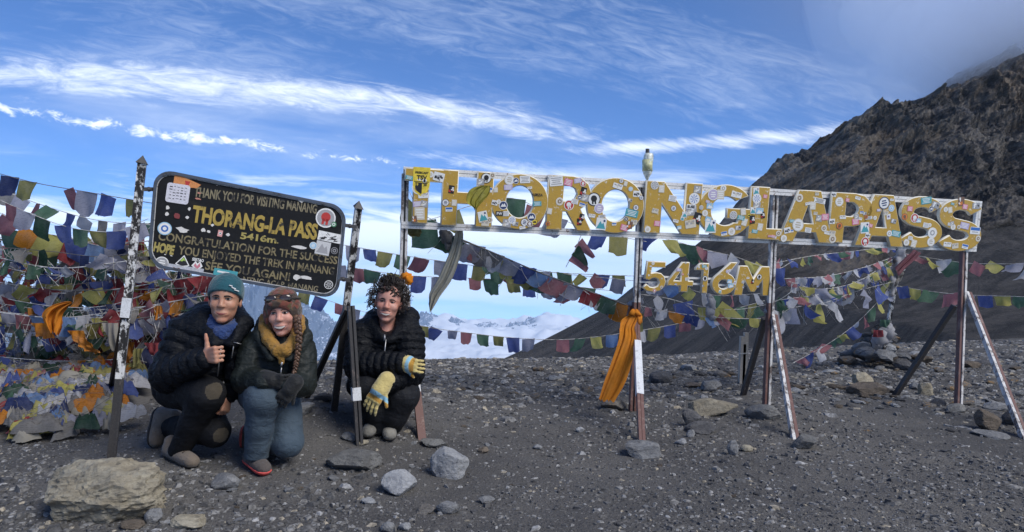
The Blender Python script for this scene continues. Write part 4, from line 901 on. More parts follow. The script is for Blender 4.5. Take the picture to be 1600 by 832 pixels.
# cords fanning up and out from one knot behind the board
for k in range(16):
    a = k/15; x1 = 150+a*260; y1 = 520+rt_.uniform(-20, 45); x0 = 285+rt_.uniform(-35, 45); y0 = 432+rt_.uniform(-14, 20); d0 = 7.2+rt_.uniform(-.2, .9)
    x1 = 190+a*150
    flag_string([(x0, y0), ((x0+x1)/2+rt_.uniform(-10, 10), (y0+y1)/2+8), (x1, y1+18)], d0, d0-.2, rt_.uniform(22, 30), rt_.choice(['rnygb', 'dwrkb', 'xrbgo', 'brwdy']), 'flag string hanging below the board corner, running downwards %s', gap=-.3, rng=rt_, tatter=.9, mess=1.2, curl=1.8, gather=.4, aspect=1.3, group='flag strings fanning out below the board')
# cloths that stand out in the tangle
def hung_cloth(px, py, d, wpx, hpx, c, label, gather=.3, wind=0.0, cat='cloth', name='hanging_cloth', n=9):
    w, h = wpx*d/F, hpx*d/F; V, Q = flag_mesh(w, h, n, n, rng=rt_, curl=1.5, gather=gather, wind=wind)
    V = np.array(V); V[:, 1] += .035*np.sin(V[:, 0]/w*14+V[:, 2]*3)*(.3+.7*np.abs(V[:, 2]/h))
    o = link(name, mesh_np(name, V, Q, CL[c], True)); o.location = P(px, py, d); return tag(o, label, cat)

hung_cloth(62, 505, 6.6, 28, 24, 'o', 'small orange cloth left of and below the largest orange cloth', .3)
hung_cloth(118, 517, 6.6, 24, 36, 'o', 'orange cloth hanging low, second orange one right of the largest', .1)
hung_cloth(203, 535, 6.9, 15, 38, 'o', 'orange cloth hanging just right of the tall black post', .2)
hung_cloth(237, 536, 6.7, 24, 34, 'r', 'vivid red pleated cloth hanging low beside the crouching man', .1)
hung_cloth(266, 472, 6.9, 22, 46, 'r', 'long dark red cloth hanging below the board beside the teal beanie', .1)
hung_cloth(172, 505, 6.7, 24, 46, 'c', 'knotted cream cloth hanging left of the tall black post', .4)
hung_cloth(247, 478, 6.8, 12, 22, 'o', 'small orange flag hanging under the board left of the red cloth', .1)
hung_cloth(217, 545, 6.8, 14, 30, 'k', 'olive cloth hanging between the orange and vivid red cloths', .1)

# ---------------- heap of fallen flags on the ground ----------------
HP = [G(*q)[:2] for q in ((-60,700),(60,692),(130,682),(215,668),(235,640),(300,600),(330,572),(150,560),(-60,560))]
def in_heap(x, y): return pip(x, y, HP)
def heap_h(x, y):
    a = np.array(HP); b = np.roll(a, -1, 0); ab = b-a; q = np.array([x, y])-a
    t = np.clip((q*ab).sum(1)/(ab*ab).sum(1), 0, 1); dd = np.sqrt(((q-ab*t[:, None])**2).sum(1)).min()
    if not in_heap(x, y): return 0.0
    n = float(fbm(np.array([[x*1.5, y*1.5, 2.]]), 3, 91)[0])
    return min(1, dd/.35)*(.06+.05*n)+.10*min(1, dd/1.2)
hx = np.array(HP)
_hx0, _hy0, _hs = hx[:, 0].min()-.4, hx[:, 1].min()-.4, .05
_HG = np.array([[heap_h(_hx0+i*_hs, _hy0+j*_hs) for j in range(int((hx[:, 1].max()+.8-_hy0)/_hs)+2)] for i in range(int((hx[:, 0].max()+.8-_hx0)/_hs)+2)])
def heap_at(X, Y):
    u = np.clip((np.asarray(X)-_hx0)/_hs, 0, _HG.shape[0]-1.01); v = np.clip((np.asarray(Y)-_hy0)/_hs, 0, _HG.shape[1]-1.01); i, j = u.astype(int), v.astype(int); a, b = u-i, v-j
    return _HG[i, j]*(1-a)*(1-b)+_HG[i+1, j]*a*(1-b)+_HG[i, j+1]*(1-a)*b+_HG[i+1, j+1]*a*b
def heap_surface():
    xs = np.arange(hx[:, 0].min()-.05, hx[:, 0].max()+.05, .07); ys = np.arange(hx[:, 1].min()-.05, hx[:, 1].max()+.05, .07)
    X, Y = np.meshgrid(xs, ys); H = heap_at(X, Y); Z = ground_z(X, Y, False)+H-.06
    Z = Z+.03*fbm(np.stack([X*8, Y*8, X*0], -1), 2, 19)*(H > 0)
    nx, ny = len(xs), len(ys); i = np.arange(nx*ny).reshape(ny, nx); Q = np.stack([i[:-1, :-1], i[:-1, 1:], i[1:, 1:], i[1:, :-1]], -1).reshape(-1, 4)
    keep = (H.ravel()[Q] > 0).any(1); return mesh_np('heap_of_rags', np.stack([X, Y, Z], -1).reshape(-1, 3), Q[keep], CL['x'], True)
tag(link('heap_of_rags', heap_surface()), kind='stuff')
rh = random.Random(4)
def lying_mesh(w, h, rng, n=9, crump=.035, zf=None, cx=0, cy=0, rot=0):
    """a cotton square that fell in folds: pulled together along ridges, edges tucked under"""
    ph = rng.uniform(0, 99); g = np.linspace(-.5, .5, n+1); S, T = np.meshgrid(g, g); th = rng.uniform(0, 3.1); sq = rng.uniform(.45, .85)
    p = np.stack([S*2.6+ph, T*2.6, S*0+ph], -1); n1 = fbm(p, 2, 7); n2 = fbm(p+31, 2, 8); n3 = fbm(p*1.6+5, 3, 6, .6, True)
    a_, b_ = S*cos(th)+T*sin(th), -S*sin(th)+T*cos(th)
    fold = np.sin(a_*rng.uniform(11, 19)+n1*3+ph)
    a_ = a_*sq+n1*.16; b_ = b_*(1-.2*abs(n2))+n2*.16
    x, y = (a_*cos(th)-b_*sin(th))*w, (a_*sin(th)+b_*cos(th))*h
    c, s_ = cos(rot), sin(rot); X = cx+x*c-y*s_; Y = cy+x*s_+y*c
    ed = np.clip((.5-np.maximum(np.abs(S), np.abs(T)))/.16, 0, 1)
    Z = zf(X, Y)+.006+(crump*(.55+.55*n3)+.030*(.6+.6*fold))*(.25+.75*ed)
    i = np.arange((n+1)**2).reshape(n+1, n+1); Q = np.stack([i[:-1, :-1], i[:-1, 1:], i[1:, 1:], i[1:, :-1]], -1).reshape(-1, 4)
    return np.stack([X, Y, Z], -1).reshape(-1, 3), Q
def hz(X, Y):
    X = np.asarray(X); return ground_z(X, Y, False)+heap_at(X, Y)
def lying_cloth(px, py, wpx, hpx, c, label, rot=0.0, crump=.05, up=.02, name='fallen_cloth', group=None):
    g = G(px, py); w = wpx*g[1]/F; V, Q = lying_mesh(w, w*hpx, rh, 10, crump, hz, g[0], g[1], rot); b = np.array([g[0], g[1], V[:, 2].min()]); V[:, 2] += up
    o = link(name, mesh_np(name, V-b, Q, CL[c], True)); o.location = b; return tag(o, label, 'cloth', group)
def fallen_string(px0, py0, px1, py1, colors, label, size=.24):
    a, b = G(px0, py0), G(px1, py1); L = np.linalg.norm((b-a)[:2]); n = max(3, int(L/(size*.55))); base = (a+b)/2; base[2] = gz(base[0], base[1])
    root = thing('fallen_flag_string', label+', '.join(CNAME[colors[q % len(colors)]].replace(' ', '-') for q in range(min(n, 6))), 'prayer flags', 'flag strings lying in the heap', tuple(base)); pts = []
    for k in range(n):
        t = (k+.5)/n; x = a[0]+(b[0]-a[0])*t+rh.gauss(0, .05); y = a[1]+(b[1]-a[1])*t+rh.gauss(0, .10)
        V, Q = lying_mesh(size*rh.uniform(.8, 1.3), size*rh.uniform(.8, 1.2), rh, 9, rh.uniform(.05, .13), hz, x, y, rh.uniform(0, 3.1)); V[:, 2] += rh.uniform(0, .05)
        link('flag', mesh_np('flag', V-base, Q, CL[colors[k % len(colors)]], True), root); pts.append(np.array([x, y, V[:, 2].max()+.004])-base)
    mb = MB(); mb.tube(list(smooth_path(pts, n*4)), .0018, 4); mb.build('cord', M_CORDD, root)
FS = 'crumpled flag string in the heap, left to right '
for k in range(44):
    t = (k+.5)/44; py = 566+t**1.15*122; x0 = rh.uniform(-50, 30); xe = (300 if py < 600 else 225 if py < 650 else 190)
    n0 = rh.uniform(-6, 6); cs_ = [rh.choice('bwrgyxlcowkyncdpxlwcsxlyo') for _ in range(9)]
    if k % 3 == 2: fallen_string(x0+110, min(py+n0, 684), xe-10, min(py-n0*.6-6, 668), cs_, FS, .19)
    else: fallen_string(x0, min(py+n0, 690), xe-rh.uniform(20, 80), min(py-n0, 680), cs_, FS, .20)
for q in ((102,657,44,1.0,'y','bright yellow-green flag lying near the front edge of the heap',.5),(150,655,30,.7,'o','crumpled orange cloth on the heap just left of the tall post',.3),(136,688,42,.7,'d','dark green cloth at the front corner of the flag heap',.1),
 (22,655,50,.6,'d','dark green cloth at the left side of the heap',.2),(25,677,60,.6,'n','navy cloth lying at the front left of the heap',.0),(62,690,80,.5,'x','grey stiff rag along the front edge of the heap',.15),(20,630,40,.9,'b','vivid blue cloth crumpled on the left of the heap',.4),
 (52,566,34,1.0,'s','pale blue printed flag lying flat at the back of the heap',-.3),(72,562,26,.9,'r','red flag behind the pale blue printed flag',.6),(95,612,46,.5,'r','dark red cloth lying across the middle of the heap',-.2),(195,612,44,.5,'y','yellow cloth heaped behind the base of the tall post',.1),
 (157,612,26,1.4,'o','orange strip draped behind the tall post foot',1.2),(165,668,34,.8,'c','cream rag folded next to the yellow-green flag',.3),(205,672,60,.7,'w','white plastic-like sheet crumpled right of the tall post',.4),(120,583,50,.5,'n','dark blue cloth along the back of the heap',.05),(215,618,40,.5,'k','olive and gold cloth right of the tall post',.1),(60,598,50,.6,'x','grey rag bundled in the middle of the heap',.6),(120,640,60,.6,'c','pale cream rag behind the yellow-green flag',.2)):
    lying_cloth(q[0], q[1], q[2], q[3], q[4], q[5], q[6], .11, .06)
# ---------------- scarves and odds and ends tied to the frame ----------------
def scarf(name, pix, d, rpx, m, label, cat='scarf', flat=.55, seed=1, n=14):
    """twisted length of cloth through photo pixels; rpx half widths in pixels along it"""
    pts = smooth_path([(p[0], p[1]) for p in pix], 40); W3 = np.array([P(p[0], p[1], d+.02*sin(i*.5)) for i, p in enumerate(pts)]); rr = np.interp(np.linspace(0, 1, len(pts)), np.linspace(0, 1, len(rpx)), rpx)*d/F
    mb = MB(); mb.tube(list(W3), list(rr), n); V = np.array(mb.V); N = len(pts)
    for i in range(N):
        for k in range(n):
            v = V[i*n+k]-W3[i]; th = 2*pi*k/n
            f = 1+.26*sin(3*th+i*.32+seed)+.16*sin(5*th-i*.55)+.10*sin(i*.9+th); v = v*f; v[1] *= flat; V[i*n+k] = W3[i]+v
    V[:] += .006*fbm(V*28, 3, seed)[:, None]
    b = W3[0].copy(); return tag(link(name, mesh_np(name, V-b, mb.F, m, True)), label, cat), b
M_KHATA = mat('ivory_silk', (.36, .35, .27), .6, .22, 14, .5, 30, .01, sheen=.3); M_KHO = cloth_mat('orange_silk', (.76, .265, .02), .3, printed=False, worn=.06); M_PLAST = mat('pale_plastic', (.55, .56, .50), .3, .2, 20, .6, 25, .01); M_YBAG = mat('yellow_gauze', (.42, .37, .045), .6, .25, 12, .6, 26, .012)
def put(ob): o, b = ob; o.location = b; return o
def sheet(name, left, right, d, m, label, folds=4, amp=.05, lean=0.0, seed=1, nu=44, nv=40, cat='scarf', twist=0.0, fray=.01):
    """one thin length of cloth between two edges (photo pixels), gathered into folds that open downwards"""
    L, R = smooth_path(left, nv), smooth_path(right, nv); n = min(len(L), len(R)); V = []
    for j in range(n):
        t = j/(n-1); a, b_ = L[j], R[j]
        for i in range(nu+1):
            s_ = i/nu; ph = folds*2*pi*s_+seed+.9*sin(t*3+seed)
            q = a+(b_-a)*(s_+.045*sin(ph*1.0+1.2)); o = amp*(.35+.65*t)*sin(ph)+amp*.4*sin(ph*2.3+t*5+seed)+twist*(s_-.5)
            V.append(P(q[0], q[1]+(2.0*sin(s_*23+seed) if j == n-1 else 0), d+lean*t+o))
    V = np.array(V); V += .006*fbm(V*30, 3, seed)[:, None]; i = np.arange(n*(nu+1)).reshape(n, nu+1); Q = np.stack([i[:-1, :-1], i[1:, :-1], i[1:, 1:], i[:-1, 1:]], -1).reshape(-1, 4)
    b = V[0].copy(); o = tag(link(name, mesh_np(name, V-b, Q, m, True), None), label, cat); o.location = b; return o
M_KHW = cloth_mat('ivory_gauze', (.42, .41, .34), .3, printed=False, worn=.1); M_YG = cloth_mat('yellow_gauze', (.42, .38, .06), .35, printed=False, worn=.2)
sheet('ceremonial_scarf', [(714,356),(706,385),(694,415),(682,440),(671,458),(670,472),(671,487)], [(724,358),(723,385),(715,415),(704,440),(688,462),(681,474),(673,488)], 6.88, M_KHW, 'ivory ceremonial scarf knotted to the bottom rail under letter H', 2, .018, 0, 2)
sheet('ceremonial_scarf', [(985,491),(972,500),(969,512),(967,530),(955,565),(942,600),(935,625)], [(998,488),(999,496),(992,512),(994,530),(988,562),(976,598),(959,628)], 7.0, M_KHO, 'long orange ceremonial scarf tied to the brace of second post', 2, .012, -.15, 5)
put(scarf('knotted_cloth', [(984,494),(990,488),(997,492),(1000,505)], 6.98, [3,4.5,4.5,3], M_KHO, 'orange knot of the long scarf on second post', 'cloth', seed=12))
put(scarf('knotted_cloth', [(627,436),(633,431),(640,438),(637,444)], 6.55, [3,5,6,3], M_KHO, 'small orange cloth knotted round first post beside the curly hair', 'cloth', seed=3))
sheet('yellow_cloth', [(757,290),(740,294),(732,303),(731,316),(741,327)], [(766,290),(767,299),(762,309),(752,319),(744,328)], 6.48, M_YG, 'crumpled yellow gauze cloth tied over the middle of letter H', 3, .016, 0, 4, 30, 26, 'cloth')
put(scarf('white_cloth', [(1197,484),(1206,492),(1209,505)], 7.5, [4,8,3], CL['w'], 'white rag knotted where the third post brace begins', 'cloth', seed=6))
put(scarf('white_cloth', [(1108,462),(1112,478),(1108,492),(1116,498)], 7.8, [4,7,6,3], CL['w'], 'white rag hanging below digit 6', 'cloth', seed=7))
sheet('flag_strip', [(1398,418),(1408,408),(1420,398),(1428,390)][::-1], [(1404,432),(1414,420),(1428,408),(1440,396)][::-1], 10.2, CL['m'], 'twisted maroon cloth tied from the mast to the last letters', 2, .04, 0, 8, 20, 20, 'cloth')
put(scarf('flag_strip', [(655,350),(648,360),(655,368)], 6.75, [5,10,2], CL['k'], 'small olive rag tied under letter T', 'cloth', seed=9))
for pp, dd, cc, lb, sd in (([(690,362),(698,372),(700,390)], 6.95, 'x', 'dark ragged bundle of old cloth tied under letter H', 10), ([(1002,470),(990,480),(996,492)], 7.3, 'w', 'pale cloth tied above the orange scarf on second post', 11), ([(1000,452),(1004,440),(996,430)], 7.3, 'b', 'blue and white rag tied on second post beside digit 5', 12)):
    put(scarf('tied_rag', pp, dd, [4,9,3], CL[cc], lb, 'cloth', seed=sd))
sheet('hanging_cloth', [(112,471),(92,474),(74,482),(66,492),(70,505),(76,518)], [(113,474),(104,484),(98,494),(98,506),(96,516),(92,524)], 6.5, M_KHO, 'bright orange cloth bundled over the flag strings, largest orange one at left', 2, .05, 0, 3, 26, 24, 'cloth')
# plastic bottle wedged on top of second post
bt = thing('plastic_bottle', 'crumpled clear plastic bottle stuck upside down on top of second post', 'bottle', loc=tuple(P(1011, 284, 7.1)))
M_BOT = mat('milky_plastic', (.55, .57, .50), .25, .25, 30, .5, 40, .008, spec=.6); M_BOTD = mat('yellowed_label', (.42, .42, .24), .5, .25, 20)
sb = 7.1/F; mb = MB(); prof = [(0, .5), (6, 3), (9, 4), (12, 6.5), (18, 7.5), (24, 6.2), (28, 7.5), (34, 8), (40, 7), (44, 6)]
mb.tube([(sb*.06*z, 0, z*sb) for z, r in prof], [r*sb for z, r in prof], 12); V = np.array(mb.V); V[:, :2] += .008*np.stack([fbm(V*40, 2, 4), fbm(V*40, 2, 5)], -1); link('body', mesh_np('body', V, mb.F, M_BOT, True), bt)
mb = MB(); mb.tube([(0.003, 0, 16*sb), (.004, 0, 34*sb)], [7.9*sb, 8.2*sb], 12); mb.build('label', M_BOTD, bt, True)
mb = MB(); mb.tube([(.004, 0, 44*sb), (.004, 0, 51*sb)], [3.2*sb, 3.0*sb], 10); mb.build('cap', M_DARKBAR, bt)
# ---------------- signed-distance modelling for bodies and clothes ----------------
class SDF:
    def __init__(s, lo, hi, h):
        s.lo = np.asarray(lo, float); s.h = h; s.n = np.ceil((np.asarray(hi)-s.lo)/h).astype(int)+1
        s.D = np.full(s.n, 0.2, np.float32)
    def _win(s, lo, hi):
        a = np.clip(np.floor((lo-s.lo)/s.h).astype(int), 0, s.n-1); b = np.clip(np.ceil((hi-s.lo)/s.h).astype(int)+1, 1, s.n)
        if (b <= a).any(): return None, None
        g = np.meshgrid(*[s.lo[i]+s.h*np.arange(a[i], b[i]) for i in range(3)], indexing='ij', sparse=True)
        return tuple(slice(a[i], b[i]) for i in range(3)), g
    def _put(s, w, d, k, op):
        A = s.D[w]
        if op == 'add': 
            q = np.clip(.5+.5*(A-d)/k, 0, 1); s.D[w] = A+(d-A)*q-k*q*(1-q)
        elif op == 'sub':
            d = -d; q = np.clip(.5-.5*(A-d)/k, 0, 1); s.D[w] = A+(d-A)*q+k*q*(1-q)
        elif op == 'cut': s.D[w] = np.maximum(A, d)
    def cap(s, a, b, ra, rb, k=.02, op='add', quilt=None, flat=None):
        a, b = np.asarray(a, float), np.asarray(b, float); m = max(ra, rb)+.06+k
        w, g = s._win(np.minimum(a, b)-m, np.maximum(a, b)+m)
        if w is None: return s
        ab = b-a; L2 = float(ab@ab)+1e-12
        t0 = ((g[0]-a[0])*ab[0]+(g[1]-a[1])*ab[1]+(g[2]-a[2])*ab[2])/L2; t = np.clip(t0, 0, 1)
        dx, dy, dz = g[0]-a[0]-ab[0]*t, g[1]-a[1]-ab[1]*t, g[2]-a[2]-ab[2]*t
        if flat is not None:
            f, am = flat; f = np.asarray(f, float); f = f/np.linalg.norm(f); c = dx*f[0]+dy*f[1]+dz*f[2]; c2 = c*(am-1); dx, dy, dz = dx+c2*f[0], dy+c2*f[1], dz+c2*f[2]
        r = ra+(rb-ra)*t
        if quilt: r = r+quilt[1]*(np.abs(np.sin(np.clip(t0, -.3, 1.3)*math.sqrt(L2)*pi/quilt[0]+(quilt[2] if len(quilt) > 2 else 0)))**.6-.75)
        s._put(w, np.sqrt(dx*dx+dy*dy+dz*dz)-r, k, op); return s
    def chain(s, pts, rs, k=.02, **kw):
        for i in range(len(pts)-1): s.cap(pts[i], pts[i+1], rs[i], rs[i+1], k, **kw)
        return s
    def ell(s, c, r, R=None, k=.02, op='add'):
        c = np.asarray(c, float); r = np.asarray(r, float); m = r.max()+.05+k; w, g = s._win(c-m, c+m)
        if w is None: return s
        x, y, z = g[0]-c[0], g[1]-c[1], g[2]-c[2]
        if R is not None: x, y, z = x*R[0][0]+y*R[0][1]+z*R[0][2], x*R[1][0]+y*R[1][1]+z*R[1][2], x*R[2][0]+y*R[2][1]+z*R[2][2]
        k0 = np.sqrt((x/r[0])**2+(y/r[1])**2+(z/r[2])**2); k1 = np.sqrt((x/r[0]**2)**2+(y/r[1]**2)**2+(z/r[2]**2)**2)+1e-6
        s._put(w, k0*(k0-1)/k1, k, op); return s
    def cut(s, p, n):
        """keep the side of the plane that n points away from"""
        n = np.asarray(n, float); n = n/np.linalg.norm(n); w, g = s._win(s.lo, s.lo+s.h*s.n)
        s._put(w, (g[0]-p[0])*n[0]+(g[1]-p[1])*n[1]+(g[2]-p[2])*n[2], 0, 'cut'); return s
    def val(s, p):
        q = np.clip(((np.asarray(p)-s.lo)/s.h), 0, s.n-1.001); i = q.astype(int); f = q-i; v = 0
        for dx in (0, 1):
            for dy in (0, 1):
                for dz in (0, 1): v += (f[0] if dx else 1-f[0])*(f[1] if dy else 1-f[1])*(f[2] if dz else 1-f[2])*s.D[i[0]+dx, i[1]+dy, i[2]+dz]
        return v
    def mesh(s):
        D = s.D; I = D < 0; nx, ny, nz = D.shape
        cnt = np.zeros((nx-1, ny-1, nz-1), np.int8)
        for dx in (0, 1):
            for dy in (0, 1):
                for dz in (0, 1): cnt += I[dx:nx-1+dx, dy:ny-1+dy, dz:nz-1+dz]
        act = np.argwhere((cnt > 0) & (cnt < 8)); idx = np.full(cnt.shape, -1, np.int32); idx[tuple(act.T)] = np.arange(len(act))
        acc = np.zeros((len(act), 3)); num = np.zeros(len(act)); C = [(a, b, c) for a in (0, 1) for b in (0, 1) for c in (0, 1)]
        for a in C:
            for ax in range(3):
                if a[ax]: continue
                b = list(a); b[ax] = 1
                da = D[act[:, 0]+a[0], act[:, 1]+a[1], act[:, 2]+a[2]]; db = D[act[:, 0]+b[0], act[:, 1]+b[1], act[:, 2]+b[2]]
                m = (da < 0) != (db < 0); t = da[m]/(da[m]-db[m]); q = np.tile(np.array(a, float), (m.sum(), 1)); q[:, ax] = t; acc[m] += q; num[m] += 1
        V = s.lo+s.h*(act+acc/num[:, None]); F_ = []
        for ax in range(3):
            sl0 = [slice(None)]*3; sl1 = [slice(None)]*3; sl0[ax] = slice(0, -1); sl1[ax] = slice(1, None)
            A, B = I[tuple(sl0)], I[tuple(sl1)]; e = np.argwhere(A != B); o = [(1, 2), (2, 0), (0, 1)][ax]
            e = e[(e[:, o[0]] > 0) & (e[:, o[1]] > 0) & (e[:, o[0]] < D.shape[o[0]]-1) & (e[:, o[1]] < D.shape[o[1]]-1)]
            def cell(du, dv):
                c = e.copy(); c[:, o[0]] += du; c[:, o[1]] += dv; return idx[c[:, 0], c[:, 1], c[:, 2]]
            q = np.stack([cell(-1, -1), cell(0, -1), cell(0, 0), cell(-1, 0)], 1); fl = ~A[tuple(e.T)]; q[fl] = q[fl][:, ::-1]; F_.append(q)
        return V, np.concatenate(F_)
def vnormals(V, Q):
    n = np.cross(V[Q[:, 2]]-V[Q[:, 0]], V[Q[:, 3]]-V[Q[:, 1]]); N = np.zeros_like(V)
    for i in range(4): np.add.at(N, Q[:, i], n)
    return N/(np.linalg.norm(N, axis=1)[:, None]+1e-9)
def garment(name, S, m, parent, wr=(0, 1, 1), seed=1, mi=None):
    """mesh from the field, creased along the normals: wr = (depth, frequency, stretch)"""
    V, Q = S.mesh()
    if wr[0]:
        N = vnormals(V, Q); p = V*wr[1]; p = p*np.array([1, 1, wr[2]]); V = V+N*(wr[0]*fbm(p, 3, seed, .55, True)+wr[0]*.5*fbm(p*2.3, 2, seed+3))[:, None]
    mm = None
    if mi is not None: mm = mi(V[Q].mean(1))
    return link(name, mesh_np(name, V-parent['_o'], Q, m, True, mm), parent)
def fabric(name, col, rough=.6, bscale=300, bump=.25, sheen=.15, var=.12, spec=.35, wr=14, wb=.5):
    m, t, b, tc = smat(name); o = tc.outputs['Object']; n = t.noise(o, 7, 5, .65)
    t.l.new(t.mix(t.step(n, .3, .7), tuple(c*(1-var) for c in col), tuple(c*(1+var) for c in col)), b.inputs['Base Color'])
    b.inputs['Roughness'].default_value = rough; b.inputs['Specular IOR Level'].default_value = spec; b.inputs['Sheen Weight'].default_value = sheen
    w = t.noise(t.scl(o, (1, 1, 1.8)), wr, 5, .62, 1.0)
    t.l.new(t.bump(t.noise(o, bscale, 3, .7), bump, .0012, t.bump(w, wb, .02)), b.inputs['Normal']); return m
def skin(name, col):
    m, t, b, tc = smat(name); o = tc.outputs['Object']; n = t.noise(o, 16, 5, .6); f = t.noise(o, 160, 3, .6)
    c = t.mix(t.step(n, .35, .7), col, (col[0]*.98, col[1]*.80, col[2]*.76)); c = t.mix(t.step(f, .4, .8, 0, .18), c, tuple(q*.6 for q in col))
    t.l.new(c, b.inputs['Base Color']); b.inputs['Roughness'].default_value = .48; b.inputs['Specular IOR Level'].default_value = .4
    b.inputs['Subsurface Weight'].default_value = .12; b.inputs['Subsurface Radius'].default_value = (.012, .005, .003); b.inputs['Subsurface Scale'].default_value = .5
    t.l.new(t.bump(f, .15, .001), b.inputs['Normal']); return m
M_DOWN = fabric('black_down_nylon', (.0055, .0068, .010), .46, 260, .2, .0, spec=.16, wr=22, wb=.7); M_DOWN2 = fabric('black_quilted_nylon', (.005, .006, .0085), .44, 260, .2, .0, spec=.16, wr=26, wb=.7)
M_SHELL = fabric('dark_green_shell', (.012, .016, .0145), .55, 300, .2, .0, spec=.3, wr=13, wb=.6); M_TROU1 = fabric('black_trousers', (.0075, .008, .010), .75, sheen=.0, spec=.2); M_PATCH = fabric('olive_brown_patch', (.052, .042, .028), .85)
M_TROU2 = fabric('slate_blue_trousers', (.045, .068, .092), .8, sheen=.03, wr=10, wb=.8); M_TROU3 = fabric('dark_grey_trousers', (.010, .011, .014), .7, sheen=.0, spec=.25)
M_BUFF = fabric('blue_neck_tube', (.018, .045, .15), .85, wr=30, wb=.9); M_BEAN = fabric('teal_knit', (.012, .075, .098), .95, 420, .5, .3, wr=40, wb=.3); M_MUST = fabric('mustard_hood', (.29, .15, .022), .55, wr=24, wb=.9)
M_BOOT = fabric('brown_boot_leather', (.17, .138, .108), .8, 200, .4); M_SOLE = mat('dark_rubber_sole', (.03, .028, .026), .85, .2, 20); M_LACE = fabric('dark_lace', (.05, .035, .025), .9); M_GLOVEB = fabric('black_glove', (.008, .009, .010), .7)
M_SHOE = fabric('grey_trail_shoe', (.085, .072, .066), .85); M_REDS = mat('coral_red_rubber', (.60, .085, .075), .6, .15, 20); M_SHOEG = fabric('grey_shoe', (.20, .19, .165), .85)
M_GLY, M_GLB, M_GLO = fabric('pale_yellow_knit', (.52, .42, .165), .95, 350, .6, .3), fabric('light_blue_knit', (.22, .42, .54), .95, 350, .6, .3), fabric('ochre_knit', (.40, .215, .035), .95, 350, .6, .3)
M_SK1, M_SK2, M_SK3 = skin('skin_tan', (.44, .245, .165)), skin('skin_fair', (.54, .300, .235)), skin('skin_pink', (.50, .265, .205))
M_HAIRD, M_HAIRB = mat('dark_brown_hair', (.018, .012, .009), .5, .4, 40, .4, 200, .002, spec=.5), mat('auburn_hair', (.085, .042, .022), .5, .35, 60, .5, 180, .003, spec=.5); M_HAIRK = mat('black_hair', (.008, .007, .007), .5, .3, 40)
M_EYEW, M_IRIS, M_LIP, M_TEETH, M_MOUTH = mat('eye_white', (.52, .49, .46), .3, .03), mat('eye_iris', (.012, .008, .006), .15, .1), mat('lip', (.22, .065, .058), .45, .1), mat('teeth', (.50, .46, .41), .25, .04), mat('mouth_inside', (.05, .015, .015), .6, .1)
M_ZIP = mat('zip_metal', (.35, .35, .36), .4, .15, 60, metal=.7); M_LENS = mat('goggle_lens', (.030, .018, .014), .12, .3, 18, spec=.8); M_LOGO = ink(.62, .62, .62)
def hat_mat():
    m, t, b, tc = smat('patchwork_wool'); o = tc.outputs['Object']; c = t.new('ShaderNodeSeparateColor'); t.l.new(t.voro(o, 26, out='Color'), c.inputs[0])
    n = t.noise(o, 24, 4, .6); col = t.mix(t.step(c.outputs[0], .35, .42), (.085, .055, .022), (.135, .036, .022)); col = t.mix(t.step(c.outputs[1], .6, .66), col, (.042, .026, .018)); col = t.mix(t.step(n, .55, .7, 0, .7), col, (.11, .085, .03))
    t.l.new(col, b.inputs['Base Color']); b.inputs['Roughness'].default_value = .95; b.inputs['Sheen Weight'].default_value = .3; t.l.new(t.bump(t.noise(o, 300, 3, .7), .7, .003), b.inputs['Normal']); return m
M_HATW = hat_mat()
def rotm(yaw, tilt, roll):
    """head frame rows (right, forward, up); forward is towards the camera (-Y) at yaw 0; yaw>0 turns to image right"""
    R = Matrix.Rotation(yaw, 3, 'Z') @ Matrix.Rotation(tilt, 3, 'X') @ Matrix.Rotation(roll, 3, 'Y')
    r, f, u = R @ Vector((1, 0, 0)), R @ Vector((0, -1, 0)), R @ Vector((0, 0, 1)); return np.array([r, f, u], float)
class Head:
    def __init__(s, c, a, b, R): s.c = np.asarray(c, float); s.a, s.b, s.R = a, b, R
    def at(s, x, y, z): return s.c+s.R[0]*x*s.a+s.R[1]*y*s.a+s.R[2]*z*s.b
    def add(s, S, jaw=.74, chin=.26, smile=0.0, nose=1.0):
        a, b, R = s.a, s.b, s.R; e = lambda p, r, k=.012, op='add': S.ell(s.at(*p), [q*a for q in r[:2]]+[r[2]*b], R, k, op)
        e((0, -.10, .28), (.97, 1.18, .72)); e((0, .12, -.30), (jaw, .80, .62), .03); S.ell(s.at(0, .62, -.80), [chin*a*1.25, chin*a, chin*a*.8], R, .025)
        for q in (-1, 1):
            S.ell(s.at(q*.46, .60, -.16), (.33*a, .30*a, .27*a), R, .025)
            S.ell(s.at(q*.38, 1.00, .10), (.21*a, .17*a, .115*a), R, .018, 'sub')
            S.ell(s.at(q*.98, -.12, -.02), (.10*a, .20*a, .23*b), R, .008)
            S.cap(s.at(q*.14, .88, .215), s.at(q*.62, .70, .19), .085*a, .06*a, .015)
            S.ell(s.at(q*.135, 1.04*nose, -.215), (.105*a, .10*a, .075*a), R, .012)
            S.ell(s.at(q*.38, .815, .095), (.165*a, .12*a, .10*a), R, .006)      # eyeball under the lid
        S.cap(s.at(0, .90, .14), s.at(0, 1.12*nose, -.17), .075*a, .125*a, .018)
        S.ell(s.at(0, .80, -.53), (.40*a, .16*a, .17*a), R, .02)
    def surf(s, S, x, z, y0=1.5):
        y = y0
        while y > -.5 and S.val(s.at(x, y, z)) > 0: y -= .01
        return y
